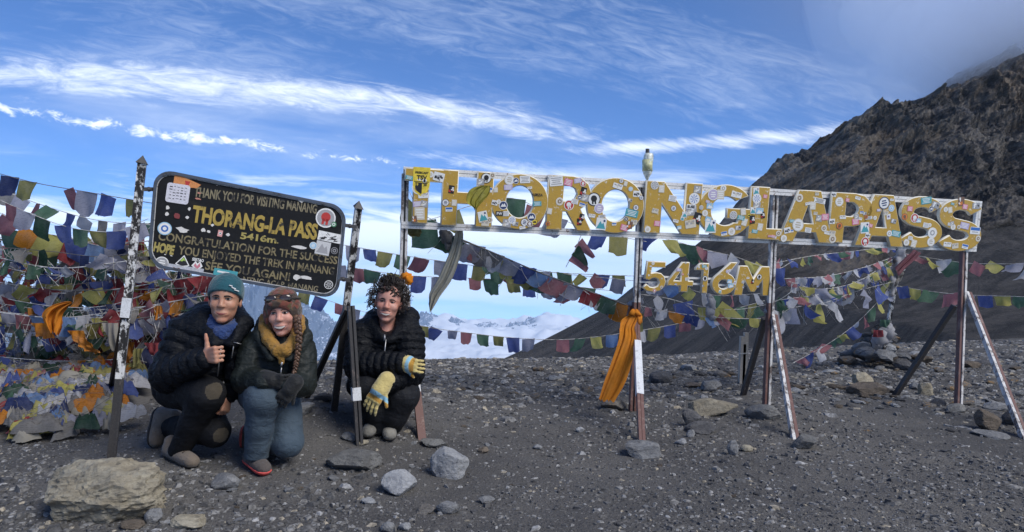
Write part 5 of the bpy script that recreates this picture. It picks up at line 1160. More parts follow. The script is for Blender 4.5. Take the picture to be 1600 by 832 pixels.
def blob(mb, H, S, x, z, r, m, out=0.0, tiltz=0.0, nu=12, nv=8, y=None):
    """small flattened ellipsoid lying on the face"""
    y = H.surf(S, x, z) if y is None else y; c = H.at(x, y+out, z); b = len(mb.V); mb.sphere((0, 0, 0), 1, nu, nv, m)
    ct, st_ = cos(tiltz), sin(tiltz); sl = H.R[1]*.0
    for i in range(b, len(mb.V)):
        v = np.array(mb.V[i])*np.array(r)*H.a; v = np.array([v[0]*ct-v[2]*st_, v[1], v[0]*st_+v[2]*ct])
        v[1] += -0.55*(v[0]/H.a)**2*H.a*np.sign(1)*.35                      # follow the curve of the face
        mb.V[i] = tuple(c+H.R[0]*v[0]+H.R[1]*v[1]+H.R[2]*v[2])
def mouth(mb, H, S, zc, hw, curve, gap, thick, m=(0, 1, 2), teeth=True, skew=0.0):
    """smile: dark opening, teeth strip and two lips following the face"""
    xs = np.linspace(-1, 1, 13); up, lo = [], []
    def pt(x, z, out): return H.at(x, H.surf(S, x, z)+out, z)
    zu = lambda q: zc+curve*q*q+gap*(1-q*q)*.45+skew*q; zl = lambda q: zc+curve*q*q-gap*(1-q*q)*.75+skew*q
    if gap:
        def strip(k, f0, f1, out, mm, rows=4):
            V = [pt(q*hw*k, zu(q*k)+(zl(q*k)-zu(q*k))*(f0+(f1-f0)*j/rows), out) for j in range(rows+1) for q in xs]; n = len(xs)
            mb.addm(V, [(j*n+i, (j+1)*n+i, (j+1)*n+i+1, j*n+i+1) for j in range(rows) for i in range(n-1)], mm)
        strip(1.0, 0, 1, .020, m[0])
        if teeth: strip(.82, .06, .74, .040, m[2])
    else: mb.tube([pt(q*hw, zc+curve*q*q+skew*q, .004) for q in xs], [.020*H.a*(1-.6*abs(q)) for q in xs], 5, m[0])
    mb.tube([pt(q*hw*1.04, zu(q)+thick*.5*(1-abs(q)), .0) for q in xs], [thick*H.b*(.25+.75*(1-q*q))*.75 for q in xs], 6, m[1]); mb.tube([pt(q*hw*.92, zl(q)-thick*.6*(1-q*q), .0) for q in xs], [thick*H.b*(.15+.85*(1-q*q)) for q in xs], 6, m[1])
def eye(mb, H, S, x, z, w, h, brow, m=(0, 1, 2, 3), bt=.022, slant=0.0, iris=.55):
    """narrow opening: eye white, iris, dark lash line above, brow"""
    xs = np.linspace(-1, 1, 9); sg = 1 if x > 0 else -1
    def pt(xx, zz, out): return H.at(xx, H.surf(S, xx, zz)+out, zz)
    for k, (sc, mm, o) in enumerate(((1, m[0], .010), (iris, m[1], .020))):
        V = [pt(x+q*w*sc, z+h*(1-q*q)*(1 if k == 0 else .95)+slant*q*sg, o) for q in xs]+[pt(x+q*w*sc, z-h*.8*(1-q*q)+slant*q*sg, o) for q in xs]; n = 9; mb.addm(V, [(i, n+i, n+i+1, i+1) for i in range(n-1)], mm)
    mb.tube([pt(x+q*w*1.12, z+h*(1-q*q)+slant*q*sg+.006, .014) for q in xs], [.026*H.a*(1.1-.5*abs(q)) for q in xs], 5, m[2]); mb.tube([pt(x+q*w*1.0, z-h*.8*(1-q*q)+slant*q*sg, .008) for q in xs], .013*H.a, 4, m[2])
    mb.tube([pt(x+sg*.02+q*w*1.35, z+brow-.045*q*q-.022*sg*q, .004) for q in xs], [bt*H.a*(1.15-.7*max(0, q*sg)) for q in xs], 5, m[3])
def hand(S, w, e1, e3, side, L, curls, spread=.10, thumb=(.5, .75, .35), tcurl=0.4, rr=1.0, k=.006):
    """palm and five fingers from wrist w: e1 finger direction, e3 palm facing, thumb on side*cross"""
    e1 = np.asarray(e1, float); e1 /= np.linalg.norm(e1); e3 = np.asarray(e3, float); e3 = e3-e1*(e3@e1); e3 /= np.linalg.norm(e3); e2 = np.cross(e3, e1)*side
    pl = L*.50; hw = L*.21
    for q in (-1, -.33, .33, 1): S.cap(w+e1*pl*.12+e2*hw*.62*q, w+e1*pl+e2*hw*q*.95, L*.085*rr, L*.072*rr, .012)
    tips = []
    for i, (q, fl) in enumerate(((1, .92), (.34, 1.0), (-.34, .95), (-1, .76))):
        b = w+e1*pl+e2*hw*q*.95; ang = 0; d0 = e1*cos(spread*q)+e2*sin(spread*q); p = b
        for j, sl in enumerate((.24, .155, .12)):
            ang += curls[i][j] if hasattr(curls[i], '__len__') else curls[i]
            d = d0*cos(ang)+e3*sin(ang); n = p+d*L*sl*fl; r0 = L*(.052-.005*j)*rr; S.cap(p, n, r0, r0-.003*rr, k); p = n
        tips.append(p)
    td = e1*thumb[0]+e2*thumb[1]+e3*thumb[2]; td /= np.linalg.norm(td); b = w+e1*pl*.22+e2*hw*.75
    p1 = b+td*L*.20; t2 = td*cos(tcurl)+e1*sin(tcurl)*.8; t2 /= np.linalg.norm(t2); p2 = p1+t2*L*.17; p3 = p2+t2*L*.13
    S.cap(b, p1, L*.085*rr, L*.062*rr, .012); S.cap(p1, p2, L*.058*rr, L*.052*rr, k); S.cap(p2, p3, L*.052*rr, L*.042*rr, k)
def person(label, d0, px, py):
    o = thing('person', label, 'person', 'three trekkers posing by the signs'); g = P(px, py, d0); o.location = g; o['_o'] = [float(v) for v in g]; return o, np.array(g)
def bbox(pts, m): p = np.array(pts); return p.min(0)-m, p.max(0)+m
def jbox(x0, y0, o0, x1, y1, o1, d0, m): return bbox([P(x, y, d0+o) for x in (x0, x1) for y in (y0, y1) for o in (o0, o1)], m)
def addmb(mb, name, mats, root, off, smooth=True): return link(name, mesh_np(name, np.array(mb.V)-off, mb.F, mats, smooth, mb.M), root)
def shoe(name, root, off, heel, toe, r, up, mu, ms, h=.007, gnd=None, solef=.35):
    """low boot between heel and toe, flat sole below"""
    lo, hi = bbox([heel, toe], r*1.8+.05); ax = (toe-heel)/np.linalg.norm(toe-heel); zb = np.asarray(up, float); zb = zb-ax*(zb@ax); zb /= np.linalg.norm(zb); sd = np.cross(ax, zb)
    def base(g): 
        S = SDF(lo, hi, h); S.cap(heel, toe-ax*r*.2, r*1.0+g, r*.92+g, .02, flat=(zb, 1.15)); S.cap(heel+zb*r*.5, heel+zb*r*1.3, r*.92+g, r*.85+g, .03); S.cap(heel+ax*r*.2+zb*r*.6, toe-ax*r*1.0, r*.85+g, r*.75+g, .03); return S
    S = base(0); S.cut(heel-zb*r*.66, -zb); garment(name, S, mu, root, (.0025, 40, 1), 5)
    mb = MB()
    for k in range(4):
        c = heel+ax*np.linalg.norm(toe-heel)*(.30+.13*k); row = []
        for q in np.linspace(-.55, .55, 6):
            p = c+sd*q*r+zb*r*2.2
            for _ in range(60):
                if S.val(p) < .001: break
                p = p-zb*r*.04
            row.append(p+ax*(.25 if k % 2 else -.25)*q*r)
        mb.tube(row, .0042, 5)
    garment_l = link('laces', mesh_np('laces', np.array(mb.V)-np.array(root['_o']), mb.F, M_LACE, True), root)
    S = base(.008); S.cut(heel-zb*r*.85, -zb); S.cut(heel-zb*r*solef, zb); garment(name+'_sole', S, ms, root)

# ---------------- crouching man with thumb up ----------------
def build_thumb_man():
    d0 = 5.02; s = d0/F; J = lambda x, y, o=0.0: P(x, y, d0+o)
    root, off = person('crouching man in teal beanie and black down jacket giving a thumbs up', d0, 300, 690)
    H = Head(J(351.5, 471, -.06), 23.0*s, 36.0*s, rotm(radians(9), radians(-3), radians(4)))
    hw = J(322, 556, -.30)
    S = SDF(*jbox(225, 425, -.5, 400, 728, .5, d0, .02), .0055); H.add(S, .80, .27)
    S.cap(J(346, 500), J(338, 530, .05), 17*s, 20*s, .03); S.chain([J(333, 530, .06), J(318, 560, .1), J(292, 600, .16)], [30*s, 32*s, 30*s], .04); S.cap(J(298, 518, .04), J(365, 520, .08), 18*s, 16*s, .03)
    S.chain([J(290, 518, .03), J(266, 583, -.06), hw], [15*s, 13*s, 9*s]); S.chain([J(370, 524, .06), J(373, 585, .02), J(357, 622, -.06)], [14*s, 12*s, 8*s])
    S.chain([J(278, 606, .15), J(320, 616, -.2), J(283, 698, -.04)], [22*s, 17*s, 10*s]); S.chain([J(308, 612, .15), J(337, 672, -.02), J(265, 666, .3)], [22*s, 16*s, 10*s])
    hand(S, hw+np.array([.0, 0, 0]), (.80, -.55, .12), (.6, .78, .05), -1, 47*s, [(1.35, 1.65, 1.0)]*4, .02, (.10, 1.0, -.02), -.12, 1.15)
    hand(S, J(356, 622, -.07), (-.15, -.25, -1), (-.9, .3, .1), 1, 38*s, [(.75, 1.0, .6)]*4, .05, (.6, .5, .4), .3, 1.05)
    V, Q = S.mesh(); link('body', mesh_np('body', V-off, Q, M_SK1, True), root)
    # face
    mb = MB()
    for q in (-1, 1): eye(mb, H, S, q*.385, .10, .185, .040, .130, (0, 1, 2, 2), .042, .012, .62)
    addmb(mb, 'eyes', [M_EYEW, M_IRIS, M_HAIRK], root, off)
    mb = MB(); mouth(mb, H, S, -.53, .36, .05, .0, .032, skew=-.012)
    addmb(mb, 'mouth', [M_MOUTH, M_LIP, M_TEETH], root, off)
    mb = MB()
    for q in (-1, 1): mb.tube([H.at(q*.96, .12, .30), H.at(q*.98, .10, .12), H.at(q*.95, .12, .0)], [.10*H.a, .09*H.a, .03*H.a], 6)
    addmb(mb, 'hair', [M_HAIRK], root, off)
    S2 = SDF(*bbox([H.at(-1.6, -1.6, -.6), H.at(1.6, 1.6, 1.5)], .03), .006); S2.ell(H.at(0, -.12, .33), (1.13*H.a, 1.33*H.a, .80*H.b), H.R, .01); S2.ell(H.at(0, -.2, .72), (.85*H.a, .9*H.a, .42*H.b), H.R, .05)
    S2.cut(H.at(0, .9, .40), -(H.R[2]-H.R[1]*.42)); bn = garment('beanie', S2, M_BEAN, root, (.003, 34, .4), 3)
    mb = MB(); lp = H.at(.50, 1.035, .60); nn = H.R[1]*.8+H.R[0]*.5+H.R[2]*.1; rr_ = H.R[0]*.85-H.R[1]*.45-H.R[2]*.25; uu = np.cross(nn/np.linalg.norm(nn), rr_/np.linalg.norm(rr_))*-1
    rr_ = rr_/np.linalg.norm(rr_); uu = H.R[2]
    for k in range(3): mb.box(lp+uu*(.07-.06*k)*H.b+rr_*.02*k, rr_*H.a*(.11+.03*k), uu*.018*H.b, nn*.006)
    o = addmb(mb, 'logo', [M_LOGO], root, off, False)
    # neck tube
    S2 = SDF(*jbox(312, 480, -.3, 385, 545, .3, d0, .03), .006); S2.chain([J(328, 488, .03), J(333, 508, -.07), J(347, 522, -.12), J(364, 513, -.08), J(372, 500, .0)], [8*s, 9*s, 10*s, 8*s, 6*s], .03); garment('neck_tube', S2, M_BUFF, root, (.006, 26, 2.2), 7)
    # jacket
    S2 = SDF(*jbox(215, 462, -.45, 408, 640, .55, d0, .02), .0075); qt = (19*s, 5.2*s)
    S2.chain([J(325, 520, .07), J(318, 556, .08), J(300, 580, .13)], [43*s, 45*s, 40*s], .04, quilt=(21*s, 4*s)); S2.cap(J(276, 584, .18), J(330, 572, .06), 32*s, 28*s, .04, quilt=(19*s, 3*s)); S2.cap(J(298, 520, .04), J(362, 522, .07), 29*s, 26*s, .04)
    S2.chain([J(290, 521, .02), J(263, 585, -.06)], [29*s, 27*s], .02, quilt=qt); S2.chain([J(264, 585, -.07), J(318, 562, -.27)], [28*s, 18*s], .02, quilt=qt)
    S2.chain([J(369, 528, .05), J(374, 586, .0), J(360, 616, -.05)], [24*s, 20*s, 14*s], .02, quilt=qt)
    S2.chain([J(319, 490, .14), J(321, 506, .0), J(337, 535, -.15)], [15*s, 15*s, 12*s], .03); S2.chain([J(372, 488, .12), J(380, 506, .0), J(362, 533, -.14)], [11*s, 14*s, 12*s], .03); S2.cap(J(318, 488, .16), J(368, 486, .18), 17*s, 13*s, .03)
    S2.cap(J(350, 498, -.02), J(352, 528, -.24), 14*s, 12*s, .02, 'sub')
    garment('jacket', S2, M_DOWN, root, (.0055, 17, 1.6), 11)
    mb = MB(); mb.tube([J(346, 540, -.185), J(343, 560, -.19), J(340, 588, -.17)], 1.0*s, 6); mb.tube([J(366, 534, -.17), J(362, 560, -.175)], .8*s, 6); mb.tube([J(365, 535, -.18), J(377, 538, -.165)], .6*s, 6); addmb(mb, 'zip', [M_ZIP], root, off)
    # trousers
    S2 = SDF(*jbox(215, 575, -.5, 385, 722, .6, d0, .02), .0075); S2.chain([J(274, 604, .16), J(324, 616, -.20)], [35*s, 25*s], .03); S2.chain([J(324, 617, -.20), J(302, 660, -.12), J(281, 703, -.05)], [25*s, 19.5*s, 16.5*s], .03)
    S2.chain([J(306, 612, .15), J(336, 674, -.04)], [34*s, 22*s], .03); S2.chain([J(336, 676, -.04), J(266, 667, .28)], [22*s, 17*s], .03)
    k1, k2 = J(336, 611, -.36), J(347, 686, -.18)
    def mi(c): return ((np.linalg.norm((c-k1)*[1, .7, 1], axis=1) < 23*s*(1+.12*fbm(c*14, 2, 5))) | (np.linalg.norm((c-k2)*[1, .7, 1.1], axis=1) < 19*s*(1+.12*fbm(c*14, 2, 6)))).astype(int)
    garment('trousers', S2, [M_TROU1, M_PATCH], root, (.006, 8, 1.0), 21, mi)
    g = G(284, 722); g2 = np.array([0, 0, 1.])
    h_, t_ = J(267, 708, .02), J(301, 718, -.18); h_[2] = gz(h_[0], h_[1])+.046; t_[2] = gz(t_[0], t_[1])+.042
    shoe('boot', root, off, h_, t_, 12*s, g2, M_BOOT, M_SOLE); shoe('boot', root, off, J(252, 652, .30), J(244, 688, .24), 16*s, (.93, -.2, -.25), M_BOOT, M_SOLE)
    return root
build_thumb_man()

# ---------------- smiling woman with braid ----------------
def build_woman():
    d0 = 4.98; s = d0/F; J = lambda x, y, o=0.0: P(x, y, d0+o)
    root, off = person('smiling woman with long braid in patchwork wool hat and slate blue trousers', d0, 425, 700)
    H = Head(J(442, 493, -.05), 22.5*s, 34.5*s, rotm(radians(2), radians(-4), radians(-3)))
    w1, w2 = J(420, 593, -.25), J(456, 604, -.25)
    S = SDF(*jbox(350, 440, -.5, 500, 735, .5, d0, .02), .0055); H.add(S, .72, .24)
    S.cap(J(441, 520, 0), J(438, 548, .05), 14*s, 17*s, .03); S.chain([J(434, 548, .06), J(428, 585, .1), J(424, 615, .12)], [26*s, 25*s, 28*s], .04); S.cap(J(404, 537, .04), J(468, 539, .04), 14*s, 14*s, .03)
    S.chain([J(399, 543, .02), J(386, 592, -.06), w1], [12*s, 10*s, 8*s]); S.chain([J(472, 546, .02), J(476, 600, -.06), w2], [12*s, 10*s, 8*s])
    S.chain([J(402, 614, .1), J(410, 624, -.22), J(400, 706, -.12)], [20*s, 15*s, 9*s]); S.chain([J(440, 616, .1), J(450, 688, -.04), J(398, 690, .25)], [20*s, 15*s, 9*s])
    V, Q = S.mesh(); link('body', mesh_np('body', V-off, Q, M_SK2, True), root)
    mb = MB()
    for q in (-1, 1): eye(mb, H, S, q*.385, .095, .175, .050, .145, (0, 1, 2, 3), .026, .004, .6)
    addmb(mb, 'eyes', [M_EYEW, M_IRIS, M_HAIRK, M_HAIRB], root, off)
    mb = MB(); mouth(mb, H, S, -.55, .44, .09, .125, .030)
    addmb(mb, 'mouth', [M_MOUTH, M_LIP, M_TEETH], root, off)
    # hat: crown and turned-up ear band
    S2 = SDF(*bbox([H.at(-1.7, -1.7, -1), H.at(1.7, 1.7, 1.6)], .03), .006); S2.ell(H.at(0, -.10, .34), (1.14*H.a, 1.30*H.a, .80*H.b), H.R, .01); S2.ell(H.at(0, -.1, .80), (.86*H.a, .9*H.a, .40*H.b), H.R, .05)
    S2.ell(H.at(-1.0, .0, .05), (.24*H.a, .6*H.a, .50*H.b), H.R, .03); S2.ell(H.at(1.0, .0, .05), (.24*H.a, .6*H.a, .50*H.b), H.R, .03); S2.ell(H.at(0, .85, .5), (.75*H.a, .42*H.a, .2*H.b), H.R, .03)
    S2.ell(H.at(0, .95, -.10), (.72*H.a, .8*H.a, .43*H.b), H.R, .02, 'sub'); S2.cut(H.at(0, 0, -.35), -H.R[2]); garment('wool_hat', S2, M_HATW, root, (.005, 30, 1), 3)
    mb = MB()
    for q in (-1, 1):
        b = len(mb.V); mb.sphere((0, 0, 0), 1, 14, 8, 0)
        for i in range(b, len(mb.V)): v = np.array(mb.V[i]); v = np.sign(v)*np.abs(v)**.8; mb.V[i] = tuple(H.at(q*.50+v[0]*.42, 1.10+v[1]*.12-.25*(abs(q*.5+v[0]*.42))**2, .72+v[2]*.19))
    mb.tube([H.at(x, 1.16-.26*x*x, .72) for x in np.linspace(-.95, .95, 12)], .05*H.a, 6, 1); mb.tube([H.at(x, 1.14-.25*x*x, .90-.06*abs(x)) for x in np.linspace(-.95, .95, 12)], .035*H.a, 6, 1)
    mb.tube([H.at(1.18*cos(t), 1.02*sin(t)*1.1-.1, .72) for t in np.linspace(-.2, pi+.2, 20)], .06*H.a, 6, 1)
    addmb(mb, 'sunglasses', [M_LENS, M_SOLE], root, off)
    # braid and hair at the temple
    mb = MB(); pts = smooth_path([(464, 498), (467, 520), (466, 545), (463, 565), (460, 580)], 40); n = len(pts)
    for k in range(16):
        f = k/15; i = min(n-1, int(f*(n-1))); r = (5.2-2.6*f)*s; x, y = pts[i]
        for q in (-1, 1):
            c = J(x+q*(2.6-1.4*f), y+q*1.2, -.17-.03*f); b = len(mb.V); mb.sphere((0, 0, 0), 1, 8, 6)
            for e in range(b, len(mb.V)): v = np.array(mb.V[e])*np.array([r*.72, r*.75, r*1.05]); a_ = q*.65; v = np.array([v[0]*cos(a_)-v[2]*sin(a_), v[1], v[0]*sin(a_)+v[2]*cos(a_)]); mb.V[e] = tuple(c+v)
    mb.tube([J(459, 579, -.2), J(458, 586, -.2), J(457, 592, -.2)], [2.2*s, 2.8*s, .6*s], 6)
    mb.tube([H.at(.72, .55, .20), H.at(.90, .35, -.1), H.at(.95, .25, -.45), H.at(1.0, .5, -.9)], [.10*H.a, .15*H.a, .18*H.a, .2*H.a], 7)
    br = addmb(mb, 'braid', [M_HAIRB], root, off)
    mb = MB(); mb.tube([H.at(-.72, .55, .20), H.at(-.88, .35, -.1), H.at(-.82, .25, -.45), H.at(-.6, .1, -.8)], [.10*H.a, .13*H.a, .13*H.a, .08*H.a], 7); addmb(mb, 'hair_lock', [M_HAIRB], root, off)
    # mustard inner hood
    S2 = SDF(*jbox(400, 470, -.35, 485, 585, .3, d0, .02), .006); ch = [J(413, 497, .04), J(414, 512, -.03), J(420, 530, -.10), J(433, 548, -.17), J(446, 548, -.17), J(459, 532, -.10), J(467, 512, -.03), J(469, 497, .04)]
    S2.chain(ch, [7.5*s, 8.5*s, 9*s, 8*s, 8*s, 9*s, 8.5*s, 7*s], .02); S2.cap(J(439, 550, -.165), J(440, 566, -.17), 6*s, 4*s, .02); S2.cap(J(441, 512, -.05), J(440, 536, -.24), 13*s, 7*s, .02, 'sub'); garment('inner_hood', S2, M_MUST, root, (.006, 24, .7), 9)
    # shell jacket
    S2 = SDF(*jbox(350, 490, -.45, 508, 650, .5, d0, .02), .0075)
    S2.chain([J(436, 548, .06), J(430, 585, .06), J(424, 612, .10)], [38*s, 37*s, 42*s], .04); S2.cap(J(404, 541, .03), J(468, 543, .03), 23*s, 21*s, .04)
    S2.chain([J(398, 547, .0), J(384, 594, -.07), J(414, 596, -.24)], [23*s, 21*s, 16*s], .02); S2.chain([J(472, 550, .0), J(473, 600, -.05), J(452, 600, -.22)], [22*s, 20*s, 15*s], .02)
    S2.chain([J(408, 508, .10), J(408, 526, -.02), J(424, 558, -.16)], [9*s, 12*s, 8*s], .03); S2.chain([J(473, 508, .10), J(475, 526, -.02), J(453, 558, -.15)], [8*s, 11*s, 8*s], .03); S2.cap(J(415, 505, .16), J(467, 505, .16), 14*s, 14*s, .03)
    S2.chain([J(412, 500, .02), J(419, 530, -.12), J(440, 556, -.22), J(460, 530, -.12), J(468, 500, .02)], [10*s, 11*s, 10*s, 11*s, 10*s], .02, op='sub')
    garment('shell_jacket', S2, M_SHELL, root, (.008, 11, 1.2), 13)
    mb = MB(); mb.tube([J(440, 572, -.165), J(438, 590, -.17)], 1.0*s, 6); mb.tube([J(441, 566, -.185), J(439, 574, -.18)], 1.6*s, 6); addmb(mb, 'zip', [M_ZIP], root, off)
    mb = MB(); c = J(383, 566, -.115)
    for a_, l in ((0, 3.2), (.9, 2.4), (2.2, 2.6), (3.4, 2.2), (4.6, 1.6)): mb.tube([c, c+np.array([cos(a_), 0, sin(a_)*.7])*l*s], [.9*s, .5*s], 5)
    addmb(mb, 'logo', [M_LOGO], root, off)
    for w, e1, e3, sd in ((w1, (.9, -.25, -.1), (.1, .9, .1), 1), (w2, (-.5, -.25, -.75), (.1, .9, .3), -1)):
        S2 = SDF(*bbox([w-.02, w+.02], .19), .006); S2.cap(w-np.array(e1)*.03, w+np.array(e1)*.02, 13*s, 12*s, .01); hand(S2, w, e1, e3, sd, 40*s, [(.45, .6, .4)]*4, .10, (.75, .55, .3), .3, 1.25); garment('glove', S2, M_GLOVEB, root, (.002, 40, 1), 4)
    S2 = SDF(*jbox(350, 585, -.5, 495, 735, .5, d0, .02), .0075); S2.chain([J(402, 614, .1), J(411, 624, -.21)], [31*s, 26*s], .03); S2.chain([J(411, 624, -.21), J(405, 668, -.17), J(400, 712, -.12)], [26*s, 19*s, 17.5*s], .03)
    S2.chain([J(438, 618, .1), J(449, 690, -.05)], [32*s, 23*s], .03); S2.chain([J(449, 691, -.05), J(400, 690, .26)], [23*s, 17*s], .03); S2.cut(J(400, 716, -.12), (0, 0, -1)); garment('trousers', S2, M_TROU2, root, (.007, 7, .7), 25)
    h_, t_ = J(393, 720, -.06), J(413, 729, -.20); h_[2] = gz(h_[0], h_[1])+.05; t_[2] = gz(t_[0], t_[1])+.044
    shoe('trail_shoe', root, off, h_, t_, 12*s, (0, 0, 1), M_SHOE, M_REDS, solef=.22); shoe('trail_shoe', root, off, J(386, 676, .30), J(384, 694, .26), 11*s, (.93, -.2, -.25), M_SHOE, M_REDS, solef=.3)
build_woman()

# ---------------- squatting man with curly hair ----------------
def build_curly_man():
    d0 = 5.72; s = d0/F; J = lambda x, y, o=0.0: P(x, y, d0+o)
    root, off = person('squatting man with dark curly hair, black quilted jacket and striped yellow gloves', d0, 597, 670)
    H = Head(J(606.5, 475, -.06), 19.8*s, 31.0*s, rotm(radians(4), radians(-5), radians(8)))
    w1, w2 = J(632, 568, -.24), J(597, 605, -.32)
    S = SDF(*jbox(530, 430, -.55, 665, 690, .5, d0, .02), .0055); H.add(S, .76, .25, nose=1.02)
    S.cap(J(605, 500, 0), J(603, 528, .05), 13*s, 16*s, .03); S.chain([J(602, 528, .06), J(600, 565, .12), J(597, 610, .22)], [28*s, 28*s, 28*s], .04); S.cap(J(572, 518, .04), J(634, 516, .04), 13*s, 13*s, .03)
    S.chain([J(566, 522, .02), J(563, 572, -.1), w1], [12*s, 10*s, 8*s]); S.chain([J(640, 524, .02), J(640, 582, -.1), w2], [12*s, 10*s, 8*s])
    S.chain([J(582, 625, .22), J(578, 602, -.14), J(592, 668, -.02)], [18*s, 15*s, 10*s]); S.chain([J(612, 628, .22), J(627, 618, -.12), J(606, 664, -.0)], [18*s, 15*s, 10*s])
    V, Q = S.mesh(); link('body', mesh_np('body', V-off, Q, M_SK3, True), root)
    mb = MB()
    for q in (-1, 1): eye(mb, H, S, q*.385, .085, .17, .030, .125, (0, 1, 2, 2), .038, .004, .6)
    addmb(mb, 'eyes', [M_EYEW, M_IRIS, M_HAIRD], root, off)
    mb = MB(); mouth(mb, H, S, -.55, .40, .075, .10, .028)
    addmb(mb, 'mouth', [M_MOUTH, M_LIP, M_TEETH], root, off)
    mb = MB(); blob(mb, H, S, -.16, -.345, (.20, .035, .030), 0, .0, .25); blob(mb, H, S, .16, -.345, (.20, .035, .030), 0, .0, -.25); addmb(mb, 'moustache', [mat('moustache_brown', (.10, .058, .042), .8, .3, 90)], root, off)
    # curls
    rc = random.Random(21); mb = MB(); b = len(mb.V); mb.sphere((0, 0, 0), 1, 24, 16)
    for i in range(len(mb.V)): v = np.array(mb.V[i]); mb.V[i] = tuple(H.at(v[0]*1.08, -.28+v[1]*1.12, .36+v[2]*.74))
    for k in range(620):
        th = rc.uniform(0, 2*pi); ph = rc.uniform(-.55, 1.5); x, y, z = cos(ph)*cos(th), cos(ph)*sin(th), sin(ph)
        if y > .30 and z < .62 and abs(x) < .80: continue
        r0 = rc.uniform(.95, 1.40); c = np.array([x*1.16*r0, -.15+y*1.12*r0, .33+z*.80*r0]); sz = rc.uniform(.07, .19); n = 10; tw = rc.uniform(.6, 1.6)*2*pi; q0 = rc.uniform(0, 6.3); dr = rc.uniform(.22, .5)
        a1 = np.array([rc.gauss(0, 1), rc.gauss(0, 1), rc.gauss(0, .4)]); a1 /= np.linalg.norm(a1); ax = np.array([x*.5, y*.5, -.55+.5*z])+.35*a1; ax /= np.linalg.norm(ax); u = np.cross(ax, [0.3, .2, 1]); u /= np.linalg.norm(u); v = np.cross(ax, u)
        mb.tube([H.at(*(c+ax*dr*t+(u*cos(q0+tw*t)+v*sin(q0+tw*t))*sz*(1-.35*t))) for t in np.linspace(0, 1, n)], [rc.choice((.022, .03, .045))*H.a*(1-.5*t) for t in np.linspace(0, 1, n)], 4)
    for x0 in np.linspace(-.85, .9, 15):     # fringe over the forehead
        c = np.array([x0, 1.02-.4*x0*x0, .82-.18*abs(x0)+rc.uniform(-.05, .05)]); q0 = rc.uniform(0, 6); l = rc.uniform(.12, .28)+(.22 if .2 < x0 < .6 else 0)
        mb.tube([H.at(*(c+np.array([.12*cos(q0+t*7), .08*sin(q0+t*7), -l*t]))) for t in np.linspace(0, 1, 9)], [.065*H.a*(1-.4*t) for t in np.linspace(0, 1, 9)], 5)
    addmb(mb, 'curly_hair', [M_HAIRD], root, off)
    mb = MB(); mb.sphere(H.at(-1.02, .02, -.42), 1.4*s, 6, 5); mb.sphere(H.at(.98, .02, -.42), 1.4*s, 6, 5); addmb(mb, 'earrings', [M_ZIP], root, off)
    # quilted jacket with hood down
    S2 = SDF(*jbox(530, 485, -.5, 668, 640, .6, d0, .02), .0075); qt = (11.5*s, 3.0*s)
    S2.chain([J(603, 526, .06), J(600, 562, .10), J(592, 598, .30)], [38*s, 39*s, 36*s], .04, quilt=(12*s, 2.2*s)); S2.cap(J(572, 522, .03), J(634, 520, .03), 24*s, 24*s, .04)
    S2.chain([J(566, 526, .0), J(561, 570, -.10)], [25*s, 24*s], .02, quilt=qt); S2.chain([J(563, 571, -.11), J(626, 568, -.23)], [24*s, 17*s], .02, quilt=qt)
    S2.chain([J(640, 528, .0), J(641, 582, -.08)], [24*s, 22*s], .02, quilt=qt); S2.chain([J(640, 583, -.09), J(609, 598, -.26)], [22*s, 15*s], .02, quilt=qt); S2.cap(J(566, 590, .24), J(560, 602, .26), 22*s, 20*s, .04)
    S2.chain([J(582, 497, .06), J(584, 508, -.02), J(600, 530, -.12)], [12*s, 12*s, 7*s], .03); S2.chain([J(640, 498, .06), J(632, 512, -.03), J(610, 531, -.12)], [14*s, 13*s, 7*s], .03); S2.cap(J(585, 498, .14), J(640, 496, .12), 15*s, 16*s, .03)
    S2.cap(J(605, 502, -.02), J(604, 524, -.22), 13*s, 7*s, .02, 'sub')
    garment('quilted_jacket', S2, M_DOWN2, root, (.005, 20, 1.5), 17)
    mb = MB(); mb.tube([J(603, 531, -.165), J(601, 550, -.17), J(600, 566, -.165)], .9*s, 6); mb.tube([J(601, 523, -.165), J(601, 532, -.175)], [1.0*s, 2.0*s], 6); addmb(mb, 'zip', [M_ZIP], root, off)
    # gloves, striped round the palm
    for w, e1, e3, sd, cu, L in ((w1, np.array([.78, -.35, -.12]), (.35, .9, -.1), 1, (.5, .7, .5), 37*s), (w2, np.array([-.46, -.25, -.72]), (.25, .85, -.25), -1, (.28, .35, .25), 44*s)):
        ax = e1/np.linalg.norm(e1); S2 = SDF(*bbox([w-.02, w+.02], .23), .0055); S2.cap(w-ax*.06, w+ax*.03, 12.5*s, 13*s, .01); hand(S2, w, e1, e3, sd, L, [cu]*4, .14, (.65, .7, .25), .25, 1.25)
        def mi(c): t = (c-w)@ax/L; return np.where((t > .22) & (t < .36), 1, np.where((t > .38) & (t < .50), 2, 0))
        garment('glove', S2, [M_GLY, M_GLB, M_GLO], root, (.0015, 50, 1), 4, mi)
    S2 = SDF(*jbox(535, 565, -.55, 668, 688, .6, d0, .02), .0075); S2.chain([J(582, 624, .24), J(577, 604, -.12)], [29*s, 27*s], .03); S2.chain([J(577, 604, -.12), J(588, 640, -.08), J(592, 670, -.02)], [27*s, 21*s, 19*s], .03)
    S2.chain([J(612, 626, .24), J(627, 617, -.10)], [29*s, 27*s], .03); S2.chain([J(627, 617, -.10), J(616, 645, -.07), J(608, 666, .0)], [27*s, 22*s, 19*s], .03); S2.cut(J(600, 676, -.02), (0, 0, -1)); garment('trousers', S2, M_TROU3, root, (.005, 11, 1), 29)
